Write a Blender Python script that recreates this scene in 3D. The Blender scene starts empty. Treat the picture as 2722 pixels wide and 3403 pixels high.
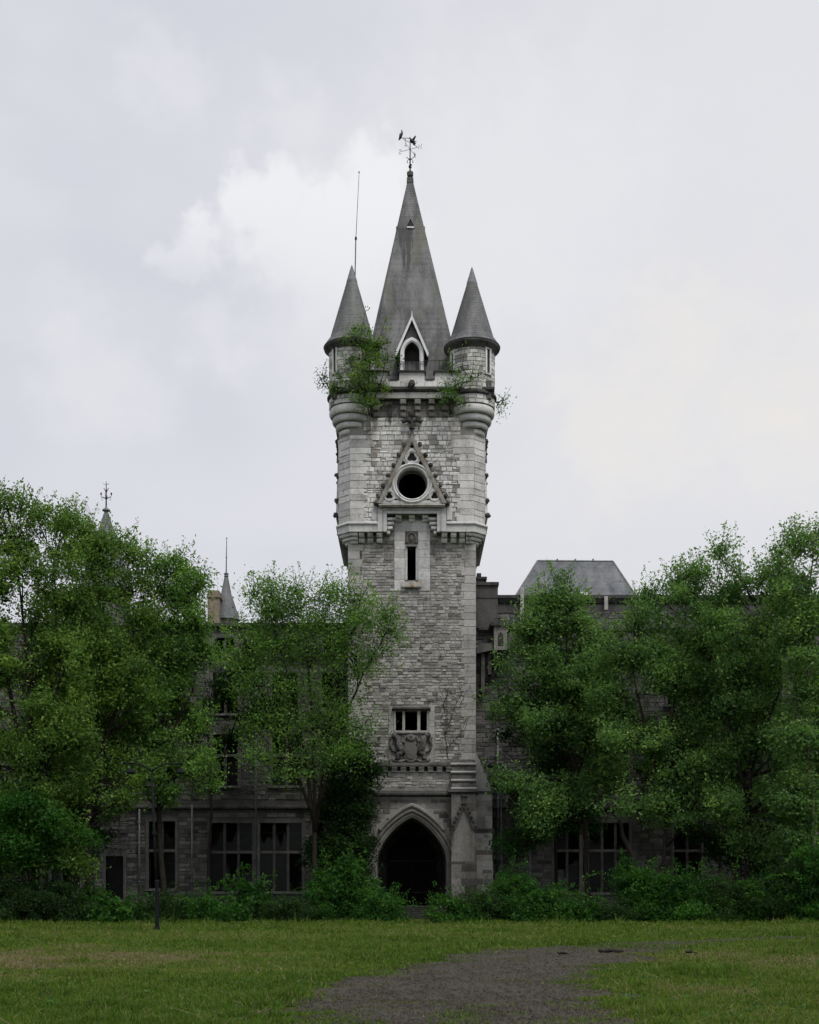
import bpy, math, random
import numpy as np
from mathutils import Vector, Matrix
from mathutils.geometry import tessellate_polygon

random.seed(7)
NP = np.random.default_rng(11)
R = math.radians
SC = bpy.context.scene
COL = SC.collection

# ------------------------------------------------------------------ camera
F = 4370.0            # focal length in photograph pixels (photograph 2722 wide)
CX, HY = 1361.0, 2976.0
EYE = 1.6
cam = bpy.data.cameras.new('camera')
cam.sensor_fit = 'HORIZONTAL'
cam.sensor_width = 36.0
cam.lens = 36.0 * F / 2722.0
cam.shift_y = (HY - 1701.5) / 2722.0
cam.clip_end = 6000
camo = bpy.data.objects.new('camera', cam)
camo.location = (0, 0, EYE)
camo.rotation_euler = (R(90), 0, 0)
COL.objects.link(camo)
SC.camera = camo

def fx(px, Y): return (px - CX) * Y / F
def fz(py, Y): return EYE + (HY - py) * Y / F
def ppm(Y): return F / Y

# ------------------------------------------------------------------ world: overcast sky
SUN_AZ, SUN_EL = R(150), R(59)      # azimuth measured from +Y (view) to the right
world = bpy.data.worlds.new('World')
SC.world = world
world.use_nodes = True
wn = world.node_tree; wn.nodes.clear()

class N:
    """tiny node helper"""
    def __init__(s, tree): s.t = tree
    def new(s, typ, **kw):
        n = s.t.nodes.new(typ)
        for k, v in kw.items(): setattr(n, k, v)
        return n
    def link(s, a, b): s.t.links.new(a, b)
    def setin(s, sock, v):
        if hasattr(v, 'is_linked') or isinstance(v, bpy.types.NodeSocket): s.t.links.new(v, sock)
        else: sock.default_value = v
    def math(s, op, a, b=None, c=None, clamp=False):
        n = s.new('ShaderNodeMath', operation=op, use_clamp=clamp)
        s.setin(n.inputs[0], a)
        if b is not None: s.setin(n.inputs[1], b)
        if c is not None: s.setin(n.inputs[2], c)
        return n.outputs[0]
    def vmath(s, op, a, b=None, scale=None):
        n = s.new('ShaderNodeVectorMath', operation=op)
        s.setin(n.inputs[0], a)
        if b is not None: s.setin(n.inputs[1], b)
        if scale is not None: s.setin(n.inputs['Scale'], scale)
        return n.outputs['Value'] if op in ('LENGTH', 'DISTANCE', 'DOT_PRODUCT') else n.outputs['Vector']
    def noise(s, vec, scale, detail=4, rough=0.55, dist=0.0):
        n = s.new('ShaderNodeTexNoise')
        s.setin(n.inputs['Vector'], vec)
        n.inputs['Scale'].default_value = scale; n.inputs['Detail'].default_value = detail
        n.inputs['Roughness'].default_value = rough; n.inputs['Distortion'].default_value = dist
        return n.outputs['Fac']
    def ramp(s, fac, stops, interp='LINEAR'):
        n = s.new('ShaderNodeValToRGB'); cr = n.color_ramp; cr.interpolation = interp
        while len(cr.elements) < len(stops): cr.elements.new(0.5)
        for e, (p, c) in zip(cr.elements, stops):
            e.position = p
            e.color = (c, c, c, 1) if isinstance(c, (int, float)) else (*c, 1)
        s.setin(n.inputs[0], fac)
        return n.outputs[0]
    def mix(s, fac, a, b, blend='MIX'):
        n = s.new('ShaderNodeMix', data_type='RGBA', blend_type=blend)
        s.setin(n.inputs[0], fac)
        for sock, v in ((n.inputs[6], a), (n.inputs[7], b)):
            if isinstance(v, tuple): v = (*v, 1) if len(v) == 3 else v
            s.setin(sock, v)
        return n.outputs[2]
    def smooth(s, v, lo, hi):
        n = s.new('ShaderNodeMapRange', interpolation_type='SMOOTHSTEP')
        s.setin(n.inputs['Value'], v)
        n.inputs['From Min'].default_value = lo; n.inputs['From Max'].default_value = hi
        return n.outputs['Result']
    def scalevec(s, vec, sc):
        n = s.new('ShaderNodeMapping'); s.setin(n.inputs['Vector'], vec)
        n.inputs['Scale'].default_value = sc
        return n.outputs[0]

w = N(wn)
SKY_GAIN = 0.64
dirv = w.vmath('NORMALIZE', w.new('ShaderNodeTexCoord').outputs['Generated'])
sky = w.new('ShaderNodeTexSky', sky_type='NISHITA')
sky.sun_disc = False
sky.sun_elevation = SUN_EL
sky.sun_rotation = SUN_AZ
sky.air_density = 1.5; sky.dust_density = 3.0
nish = w.mix(1.0, sky.outputs[0], (0.09, 0.09, 0.09), 'MULTIPLY')
def pdir(px, py):
    return Vector(((px - CX) / F, 1.0, (HY - py) / F)).normalized()
# soft, layered overcast: two noise octaves stretched along the horizon
n1 = w.noise(w.scalevec(dirv, (1.0, 1.0, 2.2)), 2.6, 3, 0.5)
n2 = w.noise(w.scalevec(dirv, (1.0, 1.0, 1.8)), 9.0, 4, 0.55)
base = w.mix(w.smooth(n1, 0.30, 0.68), (0.65, 0.66, 0.735), (0.745, 0.75, 0.80))
base = w.mix(w.math('MULTIPLY', w.smooth(n2, 0.45, 0.75), 0.35), base, (0.77, 0.775, 0.815))
# broad thinner cloud to the right of the view
sund = Vector((math.sin(SUN_AZ) * math.cos(SUN_EL), math.cos(SUN_AZ) * math.cos(SUN_EL), math.sin(SUN_EL)))
thin = Vector((0.55, 0.75, 0.42)).normalized()
glow = w.smooth(w.vmath('DOT_PRODUCT', dirv, tuple(thin)), 0.72, 1.0)
base = w.mix(w.math('MULTIPLY', glow, 0.8), base, (0.80, 0.80, 0.825))
# cumulus heads: directions bent by fractal noise so that every outline is ragged
def bent(scale, amp, src):
    nz = w.new('ShaderNodeTexNoise'); w.link(src, nz.inputs['Vector'])
    nz.inputs['Scale'].default_value = scale; nz.inputs['Detail'].default_value = 4; nz.inputs['Roughness'].default_value = 0.62
    return w.vmath('ADD', src, w.vmath('SCALE', w.vmath('SUBTRACT', nz.outputs['Color'], (0.5, 0.5, 0.5)), scale=amp))
dird = bent(16.0, 0.11, dirv)
wob = w.math('MULTIPLY', w.math('SUBTRACT', w.noise(dirv, 45.0, 2, 0.6), 0.5), 0.7)
def lobes(lst):
    cur = None
    for (px, py, r) in lst:
        d = w.vmath('DISTANCE', dird, tuple(pdir(px, py)))
        v = w.math('SUBTRACT', 1.0, w.math('DIVIDE', d, r / F))
        cur = v if cur is None else w.math('SMOOTH_MAX', cur, v, 0.25)
    return cur
cum = lobes([(880, 735, 200), (1215, 715, 200), (1090, 830, 250), (640, 830, 140)])
mask = w.smooth(w.math('ADD', cum, wob), 0.0, 0.5)
sepz = w.new('ShaderNodeSeparateXYZ'); w.link(dirv, sepz.inputs[0])
veil = lobes([(1650, 700, 620), (1250, 850, 520)])
base = w.mix(w.math('MULTIPLY', w.smooth(w.math('ADD', veil, w.math('MULTIPLY', wob, 0.7)), -0.1, 0.9), 0.75), base, (0.835, 0.84, 0.865))
fade = w.smooth(sepz.outputs[2], 0.39, 0.475)
mask = w.math('MULTIPLY', mask, w.math('MULTIPLY', fade, 0.9))
base = w.mix(mask, base, (0.90, 0.903, 0.925))
wisp = lobes([(570, 215, 190), (980, 400, 170), (740, 1140, 150), (330, 1200, 280)])
wm = w.math('MULTIPLY', w.smooth(w.math('ADD', wisp, wob), 0.0, 0.9), 0.6)
base = w.mix(wm, base, (0.80, 0.805, 0.84))
warm = lobes([(2100, 1370, 420), (2600, 1350, 420), (2300, 1150, 350)])
wm2 = w.math('MULTIPLY', w.smooth(w.math('ADD', warm, w.math('MULTIPLY', wob, 1.1)), 0.0, 1.1), 0.75)
base = w.mix(wm2, base, (0.87, 0.835, 0.795))
final = w.mix(0.04, base, nish)
bg = w.new('ShaderNodeBackground'); w.link(final, bg.inputs[0]); bg.inputs[1].default_value = SKY_GAIN
wo = w.new('ShaderNodeOutputWorld'); w.link(bg.outputs[0], wo.inputs[0])

sun = bpy.data.lights.new('sun', 'SUN')
sun.energy = 1.5; sun.angle = R(24); sun.color = (1.0, 0.96, 0.9)
suno = bpy.data.objects.new('sun', sun)
suno.rotation_euler = (-sund).to_track_quat('-Z', 'Y').to_euler()
suno.location = (30, 60, 80)
COL.objects.link(suno)

SC.view_settings.view_transform = 'Standard'
SC.view_settings.look = 'None'
SC.view_settings.exposure = 0.65
SC.view_settings.gamma = 1.0
SC.view_settings.use_curve_mapping = False
SC.render.engine = 'CYCLES'
SC.cycles.max_bounces = 4
SC.cycles.diffuse_bounces = 2
SC.cycles.glossy_bounces = 1
SC.cycles.transmission_bounces = 2
SC.cycles.use_adaptive_sampling = True
SC.cycles.adaptive_threshold = 0.03
SC.cycles.caustics_reflective = False
SC.cycles.caustics_refractive = False
SC.cycles.use_denoising = True

# ------------------------------------------------------------------ mesh helpers
class MB:
    def __init__(s): s.v = []; s.f = []; s.t = []
    def add(s, vs, fs, tint=0.5):
        b = len(s.v)
        s.v.extend(tuple(p) for p in vs)
        s.f.extend(tuple(i + b for i in f) for f in fs)
        s.t.extend([tint] * len(fs))
        return s
    def box(s, x0, x1, y0, y1, z0, z1, tint=0.5):
        return s.add([(x0, y0, z0), (x1, y0, z0), (x1, y1, z0), (x0, y1, z0), (x0, y0, z1), (x1, y0, z1), (x1, y1, z1), (x0, y1, z1)],
                     [(0, 3, 2, 1), (4, 5, 6, 7), (0, 1, 5, 4), (1, 2, 6, 5), (2, 3, 7, 6), (3, 0, 4, 7)], tint)
    def cbox(s, x0, x1, y0, y1, z0, z1, e=0.03, tint=0.5):
        """box whose front (low y) edges are chamfered"""
        vs = [(x0, y1, z0), (x1, y1, z0), (x1, y1, z1), (x0, y1, z1),
              (x0, y0 + e, z0), (x1, y0 + e, z0), (x1, y0 + e, z1), (x0, y0 + e, z1),
              (x0 + e, y0, z0 + e), (x1 - e, y0, z0 + e), (x1 - e, y0, z1 - e), (x0 + e, y0, z1 - e)]
        fs = [(3, 2, 1, 0), (0, 1, 5, 4), (1, 2, 6, 5), (2, 3, 7, 6), (3, 0, 4, 7),
              (4, 5, 9, 8), (5, 6, 10, 9), (6, 7, 11, 10), (7, 4, 8, 11), (8, 9, 10, 11)]
        return s.add(vs, fs, tint)
    def prism(s, poly, y0, y1, tint=0.5):
        """poly (x,z) counter-clockwise seen from -y, extruded along y"""
        n = len(poly)
        vs = [(x, y0, z) for x, z in poly] + [(x, y1, z) for x, z in poly]
        fs = [tuple(range(n)), tuple(range(2 * n - 1, n - 1, -1))]
        fs += [((i + 1) % n, i, n + i, n + (i + 1) % n) for i in range(n)]
        return s.add(vs, fs, tint)
    def prism_x(s, poly, x0, x1, tint=0.5):
        """poly (y,z) extruded along x"""
        n = len(poly)
        vs = [(x0, y, z) for y, z in poly] + [(x1, y, z) for y, z in poly]
        fs = [tuple(range(n - 1, -1, -1)), tuple(range(n, 2 * n))]
        fs += [(i, (i + 1) % n, n + (i + 1) % n, n + i) for i in range(n)]
        return s.add(vs, fs, tint)
    def lathe(s, cx, cy, prof, n=32, a0=0.0, a1=2 * math.pi, tint=0.5):
        full = abs(a1 - a0 - 2 * math.pi) < 1e-6
        m = n if full else n + 1
        vs = []
        for r, z in prof:
            for k in range(m):
                a = a0 + (a1 - a0) * k / n
                vs.append((cx + r * math.cos(a), cy + r * math.sin(a), z))
        fs = []
        for j in range(len(prof) - 1):
            for k in range(n):
                k2 = (k + 1) % m
                fs.append((j * m + k, j * m + k2, (j + 1) * m + k2, (j + 1) * m + k))
        return s.add(vs, fs, tint)
    def tube(s, pts, rad, n=6, tint=0.5, cap=True):
        pts = [Vector(p) for p in pts]
        if not hasattr(rad, '__len__'): rad = [rad] * len(pts)
        vs = []
        for i, p in enumerate(pts):
            d = (pts[min(i + 1, len(pts) - 1)] - pts[max(i - 1, 0)])
            if d.length < 1e-9: d = Vector((0, 0, 1))
            d.normalize()
            a = d.orthogonal() if abs(d.z) > 0.9 else d.cross(Vector((0, 0, 1)))
            if abs(d.z) > 0.9: a = Vector((0, 1, 0)).cross(d)
            a.normalize(); b = d.cross(a)
            for k in range(n):
                t = 2 * math.pi * k / n
                vs.append(p + (a * math.cos(t) + b * math.sin(t)) * rad[i])
        fs = []
        for i in range(len(pts) - 1):
            for k in range(n):
                k2 = (k + 1) % n
                fs.append((i * n + k, i * n + k2, (i + 1) * n + k2, (i + 1) * n + k))
        if cap:
            fs.append(tuple(range(n - 1, -1, -1)))
            fs.append(tuple((len(pts) - 1) * n + k for k in range(n)))
        return s.add(vs, fs, tint)
    def blob(s, c, r, n=8, m=5, jit=0.0, tint=0.5, rng=random):
        rx, ry, rz = (r, r, r) if not hasattr(r, '__len__') else r
        vs = [(c[0], c[1], c[2] - rz)]
        for j in range(1, m):
            ph = -math.pi / 2 + math.pi * j / m
            for k in range(n):
                a = 2 * math.pi * k / n
                q = 1 + rng.uniform(-jit, jit)
                vs.append((c[0] + rx * q * math.cos(ph) * math.cos(a), c[1] + ry * q * math.cos(ph) * math.sin(a), c[2] + rz * q * math.sin(ph)))
        vs.append((c[0], c[1], c[2] + rz))
        fs = [(0, 1 + (k + 1) % n, 1 + k) for k in range(n)]
        for j in range(m - 2):
            for k in range(n):
                a = 1 + j * n; k2 = (k + 1) % n
                fs.append((a + k, a + k2, a + n + k2, a + n + k))
        L = len(vs) - 1; a = 1 + (m - 2) * n
        fs += [(a + k, a + (k + 1) % n, L) for k in range(n)]
        return s.add(vs, fs, tint)
    def sweep(s, path, prof, closed=False, plane='XZ', tint=0.5):
        """profile (o, w): o pushes sideways from the path (left of travel in XZ, right of travel in plan),
        w is y for plane XZ and z for plane XY. The profile is a closed loop."""
        n = len(path)
        nor = []
        def edge_n(a, b):
            dx, dy = b[0] - a[0], b[1] - a[1]
            l = math.hypot(dx, dy) or 1.0
            return (-dy / l, dx / l) if plane == 'XZ' else (dy / l, -dx / l)
        for i in range(n):
            e1 = edge_n(path[i - 1], path[i]) if (i > 0 or closed) else None
            e2 = edge_n(path[i], path[(i + 1) % n]) if (i < n - 1 or closed) else None
            if e1 is None: e1 = e2
            if e2 is None: e2 = e1
            d = 1 + e1[0] * e2[0] + e1[1] * e2[1]
            d = max(d, 0.35)
            nor.append(((e1[0] + e2[0]) / d, (e1[1] + e2[1]) / d))
        m = len(prof)
        vs = []
        for (a, b), (na, nb) in zip(path, nor):
            for o, q in prof:
                vs.append((a + na * o, q, b + nb * o) if plane == 'XZ' else (a + na * o, b + nb * o, q))
        fs = []
        for i in range(n if closed else n - 1):
            i2 = (i + 1) % n
            for k in range(m):
                k2 = (k + 1) % m
                fs.append((i * m + k, i2 * m + k, i2 * m + k2, i * m + k2))
        if not closed:
            fs.append(tuple(range(m))); fs.append(tuple((n - 1) * m + k for k in range(m - 1, -1, -1)))
        return s.add(vs, fs, tint)
    def plate(s, outer, holes=(), y=0.0, reveal=0.0, back=None, tint=0.5, mapf=None):
        """flat plate in XZ at depth y with holes; each hole gets a reveal going back; back = list of flags closing it"""
        loops = [outer] + list(holes)
        tri = tessellate_polygon([[Vector((x, z, 0)) for x, z in l] for l in loops])
        flat = [p for l in loops for p in l]
        mapf = mapf or (lambda x, yy, z: (x, yy, z))
        s.add([mapf(x, y, z) for x, z in flat], tri, tint)
        for hi, h in enumerate(holes):
            d = reveal[hi] if hasattr(reveal, '__len__') else reveal
            if d:
                n = len(h)
                s.add([mapf(x, y, z) for x, z in h] + [mapf(x, y + d, z) for x, z in h],
                      [(i, (i + 1) % n, n + (i + 1) % n, n + i) for i in range(n)], tint)
            if back and back[hi]:
                s.add([mapf(x, y + d, z) for x, z in h], [tuple(range(len(h)))], tint)
        return s
    def xform(s, M):
        s.v = [tuple(M @ Vector(p)) for p in s.v]; return s
    def build(s, name, mat, parent=None, local=False, smooth=False, kind=None, fixn=True):
        me = bpy.data.meshes.new(name)
        v = s.v
        if parent is not None and not local:
            r = root_of(parent).location
            v = [(a - r.x, b - r.y, c - r.z) for a, b, c in v]
        me.from_pydata(v, [], s.f)
        if fixn:
            import bmesh
            bm = bmesh.new(); bm.from_mesh(me)
            bmesh.ops.recalc_face_normals(bm, faces=bm.faces)
            bm.to_mesh(me); bm.free()
        at = me.attributes.new('tint', 'FLOAT', 'FACE')
        at.data.foreach_set('value', s.t)
        if smooth: me.polygons.foreach_set('use_smooth', [True] * len(me.polygons))
        me.materials.append(mat)
        return link(name, me, parent, kind)

def link(name, data, parent=None, kind=None):
    o = bpy.data.objects.new(name, data)
    COL.objects.link(o)
    if parent is not None: o.parent = parent
    if kind: o['kind'] = kind
    return o
def root_of(o):
    while o.parent is not None: o = o.parent
    return o
def empty(name, loc, label, cat, group=None):
    o = bpy.data.objects.new(name, None)
    o.location = loc; o.empty_display_size = 0.5
    COL.objects.link(o)
    return tag(o, label, cat, group)
def tag(o, label=None, cat=None, group=None, kind=None):
    if label: o['label'] = label
    if cat: o['category'] = cat
    if group: o['group'] = group
    if kind: o['kind'] = kind
    return o
def quad_mesh(name, V, tint, mat, parent=None, kind=None, off=None, tri=False):
    """V (N,k,3) loose quads or triangles straight from numpy"""
    n, k = V.shape[0], V.shape[1]
    me = bpy.data.meshes.new(name)
    P = V.reshape(-1, 3).astype(np.float32)
    if parent is not None:
        r = root_of(parent).location
        P = P - np.array([r.x, r.y, r.z], np.float32)
    me.vertices.add(n * k); me.vertices.foreach_set('co', P.ravel())
    me.loops.add(n * k); me.loops.foreach_set('vertex_index', np.arange(n * k, dtype=np.int32))
    me.polygons.add(n); me.polygons.foreach_set('loop_start', np.arange(0, n * k, k, dtype=np.int32))
    me.update(calc_edges=True)
    at = me.attributes.new('tint', 'FLOAT', 'FACE')
    at.data.foreach_set('value', np.asarray(tint, np.float32))
    me.materials.append(mat)
    return link(name, me, parent, kind)

# ------------------------------------------------------------------ materials
def new_mat(name):
    m = bpy.data.materials.new(name); m.use_nodes = True
    m.node_tree.nodes.clear()
    return m, N(m.node_tree)
def finish(m, n, col, rough=0.9, bump=None, bstr=0.4, bdist=0.03, spec=0.25, metal=0.0):
    p = n.new('ShaderNodeBsdfPrincipled')
    n.setin(p.inputs['Base Color'], (*col, 1) if isinstance(col, tuple) else col)
    n.setin(p.inputs['Roughness'], rough)
    p.inputs['Specular IOR Level'].default_value = spec
    p.inputs['Metallic'].default_value = metal
    if bump is not None:
        b = n.new('ShaderNodeBump'); b.inputs['Strength'].default_value = bstr; b.inputs['Distance'].default_value = bdist
        n.setin(b.inputs['Height'], bump); n.link(b.outputs[0], p.inputs['Normal'])
    o = n.new('ShaderNodeOutputMaterial'); n.link(p.outputs[0], o.inputs[0])
    return m
def pos(n): return n.new('ShaderNodeNewGeometry').outputs['Position']
def tint_of(n): return n.new('ShaderNodeAttribute', attribute_name='tint').outputs['Fac']

def stone_mat(name, dark, mid, light, stain=0.6, stain_col=(0.03, 0.03, 0.032), moss=0.0, moss_col=(0.10, 0.085, 0.03), lo=0.54, hi=0.70, fine=9.0, runs=()):
    m, n = new_mat(name)
    P = pos(n)
    t = tint_of(n)
    f = n.noise(P, fine, 6, 0.6)
    g = n.noise(P, 0.9, 4, 0.55)
    v = n.math('ADD', n.math('MULTIPLY', t, 0.75), n.math('ADD', n.math('MULTIPLY', n.math('SUBTRACT', f, 0.5), 0.75), n.math('MULTIPLY', n.math('SUBTRACT', g, 0.38), 0.7)))
    c = n.ramp(v, [(0.1, dark), (0.45, mid), (0.85, light)])
    sv = n.noise(n.scalevec(P, (1.5, 1.5, 0.16)), 1.0, 6, 0.6, 0.6)
    blot = n.noise(P, 2.3, 5, 0.65)
    s1 = n.math('MULTIPLY', n.smooth(n.math('ADD', n.math('MULTIPLY', sv, 0.6), n.math('MULTIPLY', blot, 0.4)), lo, hi), stain)
    c = n.mix(s1, c, stain_col)
    if moss:
        mm = n.math('MULTIPLY', n.smooth(n.noise(n.scalevec(P, (1, 1, 0.5)), 1.3, 6, 0.65), 0.5, 0.68), moss)
        c = n.mix(mm, c, moss_col)
    if runs:
        sep = n.new('ShaderNodeSeparateXYZ'); n.link(P, sep.inputs[0])
        rag = n.noise(n.scalevec(P, (3.5, 0.3, 0.5)), 1.0, 5, 0.65)
        for (x, zb, zt, hw, rc, k) in runs:
            dx = n.math('DIVIDE', n.math('ABSOLUTE', n.math('SUBTRACT', sep.outputs[0], x)), hw)
            zz = n.math('DIVIDE', n.math('SUBTRACT', sep.outputs[2], zb), zt - zb)
            body = n.math('ADD', n.math('SUBTRACT', n.math('MULTIPLY', zz, 0.7), n.math('MULTIPLY', dx, 0.6)), n.math('MULTIPLY', n.math('SUBTRACT', rag, 0.42), 3.6))
            gate = n.math('MULTIPLY', n.smooth(zz, 0.0, 0.25), n.math('LESS_THAN', zz, 1.0))
            gate = n.math('MULTIPLY', gate, n.math('SUBTRACT', 1.0, n.smooth(dx, 0.7, 1.6)))
            c = n.mix(n.math('MULTIPLY', n.math('MULTIPLY', n.smooth(body, 0.1, 0.6), gate), k), c, rc)
    h = n.noise(P, 7.0, 8, 0.65)
    return finish(m, n, c, n.math('ADD', 0.8, n.math('MULTIPLY', f, 0.15)), h, 0.55, 0.05)

M = {}
_X = lambda px: fx(px, 94.6)
_Z = lambda py: fz(py, 94.6)
BLK, RUST = (0.035, 0.034, 0.033), (0.25, 0.185, 0.10)
M['stone_pale'] = stone_mat('stone_pale', (0.22, 0.216, 0.209), (0.53, 0.526, 0.517), (0.80, 0.796, 0.785), stain=0.8, moss=0.25, lo=0.545, hi=0.66,
    runs=((_X(1294), _Z(1440), _Z(1340), 0.35, BLK, 0.9), (_X(1503), _Z(1570), _Z(1370), 0.32, RUST, 0.42), (_X(1240), _Z(1580), _Z(1370), 0.28, RUST, 0.35), (_X(1400), _Z(1440), _Z(1380), 0.5, BLK, 0.6), (_X(1225), _Z(1480), _Z(1390), 0.5, BLK, 0.6)))
M['stone_shaft'] = stone_mat('stone_shaft', (0.15, 0.145, 0.138), (0.312, 0.304, 0.29), (0.47, 0.46, 0.44), stain=0.6, moss=0.3, lo=0.54, hi=0.68, runs=((_X(1192), _Z(1930), _Z(1795), 0.3, BLK, 0.85), (_X(1560), _Z(1920), _Z(1795), 0.35, BLK, 0.85), (_X(1290), _Z(1860), _Z(1795), 0.8, BLK, 0.5), (_X(1450), _Z(1860), _Z(1795), 0.8, BLK, 0.5)))
M['stone_base'] = stone_mat('stone_base', (0.06, 0.056, 0.053), (0.142, 0.135, 0.127), (0.25, 0.24, 0.225), stain=0.6, moss=0.3, moss_col=(0.06, 0.065, 0.025), lo=0.52, hi=0.68)  # naturally dark base stone, darkened further in place of shade on the lower tower
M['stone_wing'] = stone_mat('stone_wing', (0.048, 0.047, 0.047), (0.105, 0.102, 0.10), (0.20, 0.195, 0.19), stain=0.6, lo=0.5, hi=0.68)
M['ashlar'] = stone_mat('ashlar', (0.27, 0.272, 0.278), (0.43, 0.432, 0.436), (0.62, 0.618, 0.61), stain=0.65, moss=0.15, lo=0.53, hi=0.68, fine=5.0)
M['ashlar_shaft'] = stone_mat('ashlar_shaft', (0.22, 0.218, 0.212), (0.34, 0.335, 0.322), (0.46, 0.45, 0.43), stain=0.6, moss=0.2, lo=0.53, hi=0.68, fine=5.0)
M['mortar'] = stone_mat('mortar', (0.13, 0.125, 0.117), (0.23, 0.222, 0.208), (0.33, 0.32, 0.3), stain=0.6)
M['stone_black'] = stone_mat('stone_black', (0.04, 0.04, 0.042), (0.11, 0.108, 0.105), (0.26, 0.255, 0.25), stain=0.85, moss=0.2, lo=0.46, hi=0.62)
M['stone_darkest'] = stone_mat('stone_darkest', (0.012, 0.012, 0.012), (0.03, 0.03, 0.028), (0.06, 0.058, 0.052), stain=0.5, moss=0.5, moss_col=(0.03, 0.035, 0.012))  # near-black stone, for the dentil shade strip and the steps
M['stone_mossy'] = stone_mat('stone_mossy', (0.12, 0.11, 0.095), (0.26, 0.25, 0.23), (0.42, 0.41, 0.38), stain=0.5, moss=0.9, moss_col=(0.17, 0.105, 0.045), lo=0.5, hi=0.66)
M['stone_tan'] = stone_mat('stone_tan', (0.13, 0.105, 0.075), (0.24, 0.20, 0.15), (0.34, 0.29, 0.225), stain=0.5)
M['trim_white'] = stone_mat('trim_white', (0.42, 0.43, 0.45), (0.62, 0.63, 0.65), (0.78, 0.78, 0.79), stain=0.35, lo=0.58, hi=0.75)

def slate_mat(name, dark, mid, light, streak_z=None, green=0.5):
    m, n = new_mat(name)
    P = pos(n)
    t = tint_of(n)
    
    cells = n.noise(n.scalevec(P, (7.0, 7.0, 4.5)), 1.0, 3, 0.6)
    big = n.noise(n.scalevec(P, (1.1, 1.1, 0.22)), 1.0, 5, 0.6, 0.4)
    v = n.math('ADD', n.math('MULTIPLY', t, 0.3), n.math('ADD', n.math('MULTIPLY', cells, 0.55), n.math('MULTIPLY', n.math('SUBTRACT', big, 0.36), 1.5)))
    c = n.ramp(v, [(0.15, dark), (0.5, mid), (0.9, light)])
    gm = n.math('MULTIPLY', n.smooth(n.noise(n.scalevec(P, (0.9, 0.9, 0.2)), 1.0, 5, 0.6), 0.52, 0.7), green)
    c = n.mix(gm, c, (0.12, 0.125, 0.07))
    if streak_z:
        # black run-off below the little louvre: a soot stain with its own ragged shape
        sx, z0, z1, hw, yy = streak_z
        sep = n.new('ShaderNodeSeparateXYZ'); n.link(P, sep.inputs[0])
        rag = n.noise(n.scalevec(P, (5.0, 0.3, 0.35)), 1.0, 5, 0.65)
        dx = n.math('DIVIDE', n.math('ABSOLUTE', n.math('SUBTRACT', sep.outputs[0], sx)), hw)
        zz = n.math('DIVIDE', n.math('SUBTRACT', sep.outputs[2], z0), z1 - z0)
        body = n.math('SUBTRACT', n.math('SUBTRACT', n.math('ADD', 0.25, n.math('MULTIPLY', zz, 0.55)), n.math('MULTIPLY', dx, 0.45)), n.math('MULTIPLY', n.math('SUBTRACT', 0.5, rag), 3.2))
        gate = n.math('MULTIPLY', n.smooth(zz, 0.0, 0.12), n.math('SUBTRACT', 1.0, n.smooth(zz, 0.98, 1.0)))
        front = n.math('LESS_THAN', sep.outputs[1], yy)
        c = n.mix(n.math('MULTIPLY', n.math('MULTIPLY', n.smooth(body, 0.15, 0.5), gate), n.math('MULTIPLY', front, 0.8)), c, (0.035, 0.036, 0.038))
    f = n.noise(P, 12.0, 5, 0.6)
    return finish(m, n, c, n.math('ADD', 0.55, n.math('MULTIPLY', f, 0.3)), f, 0.3, 0.02, spec=0.4)

def simple_mat(name, a, b, scale=6.0, rough=0.7, spec=0.3, metal=0.0, bstr=0.2):
    m, n = new_mat(name)
    P = pos(n)
    f = n.noise(P, scale, 6, 0.6)
    return finish(m, n, n.mix(n.smooth(f, 0.3, 0.7), a, b), rough, f, bstr, 0.02, spec, metal)
M['iron'] = simple_mat('iron', (0.012, 0.014, 0.016), (0.035, 0.035, 0.034), 20, 0.6, 0.4, 0.3)
M['lead'] = simple_mat('lead', (0.10, 0.105, 0.115), (0.2, 0.205, 0.215), 5, 0.6, 0.4)
M['pipe_grey'] = simple_mat('pipe_grey', (0.10, 0.11, 0.12), (0.2, 0.21, 0.22), 5, 0.55, 0.4)
M['wood_dark'] = simple_mat('wood_dark', (0.004, 0.004, 0.0035), (0.012, 0.011, 0.010), 6, 0.85, 0.1)
M['board'] = simple_mat('board', (0.05, 0.055, 0.06), (0.09, 0.095, 0.1), 3, 0.8)
M['old_glass'] = simple_mat('old_glass', (0.003, 0.004, 0.004), (0.008, 0.009, 0.008), 2, 0.3, 0.18, 0, 0.05)
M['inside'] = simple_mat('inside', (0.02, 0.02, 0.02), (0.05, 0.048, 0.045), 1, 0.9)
M['bark'] = simple_mat('bark', (0.010, 0.009, 0.007), (0.032, 0.027, 0.022), 7, 0.9, 0.15, 0, 0.5)
M['bark_pale'] = simple_mat('bark_pale', (0.05, 0.045, 0.038), (0.22, 0.20, 0.17), 4, 0.85, 0.2, 0, 0.5)
M['feather'] = simple_mat('feather', (0.008, 0.008, 0.010), (0.02, 0.02, 0.024), 30, 0.5, 0.4)
M['lamp_paint'] = simple_mat('lamp_paint', (0.006, 0.008, 0.009), (0.014, 0.017, 0.018), 9, 0.8, 0.1)

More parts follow.
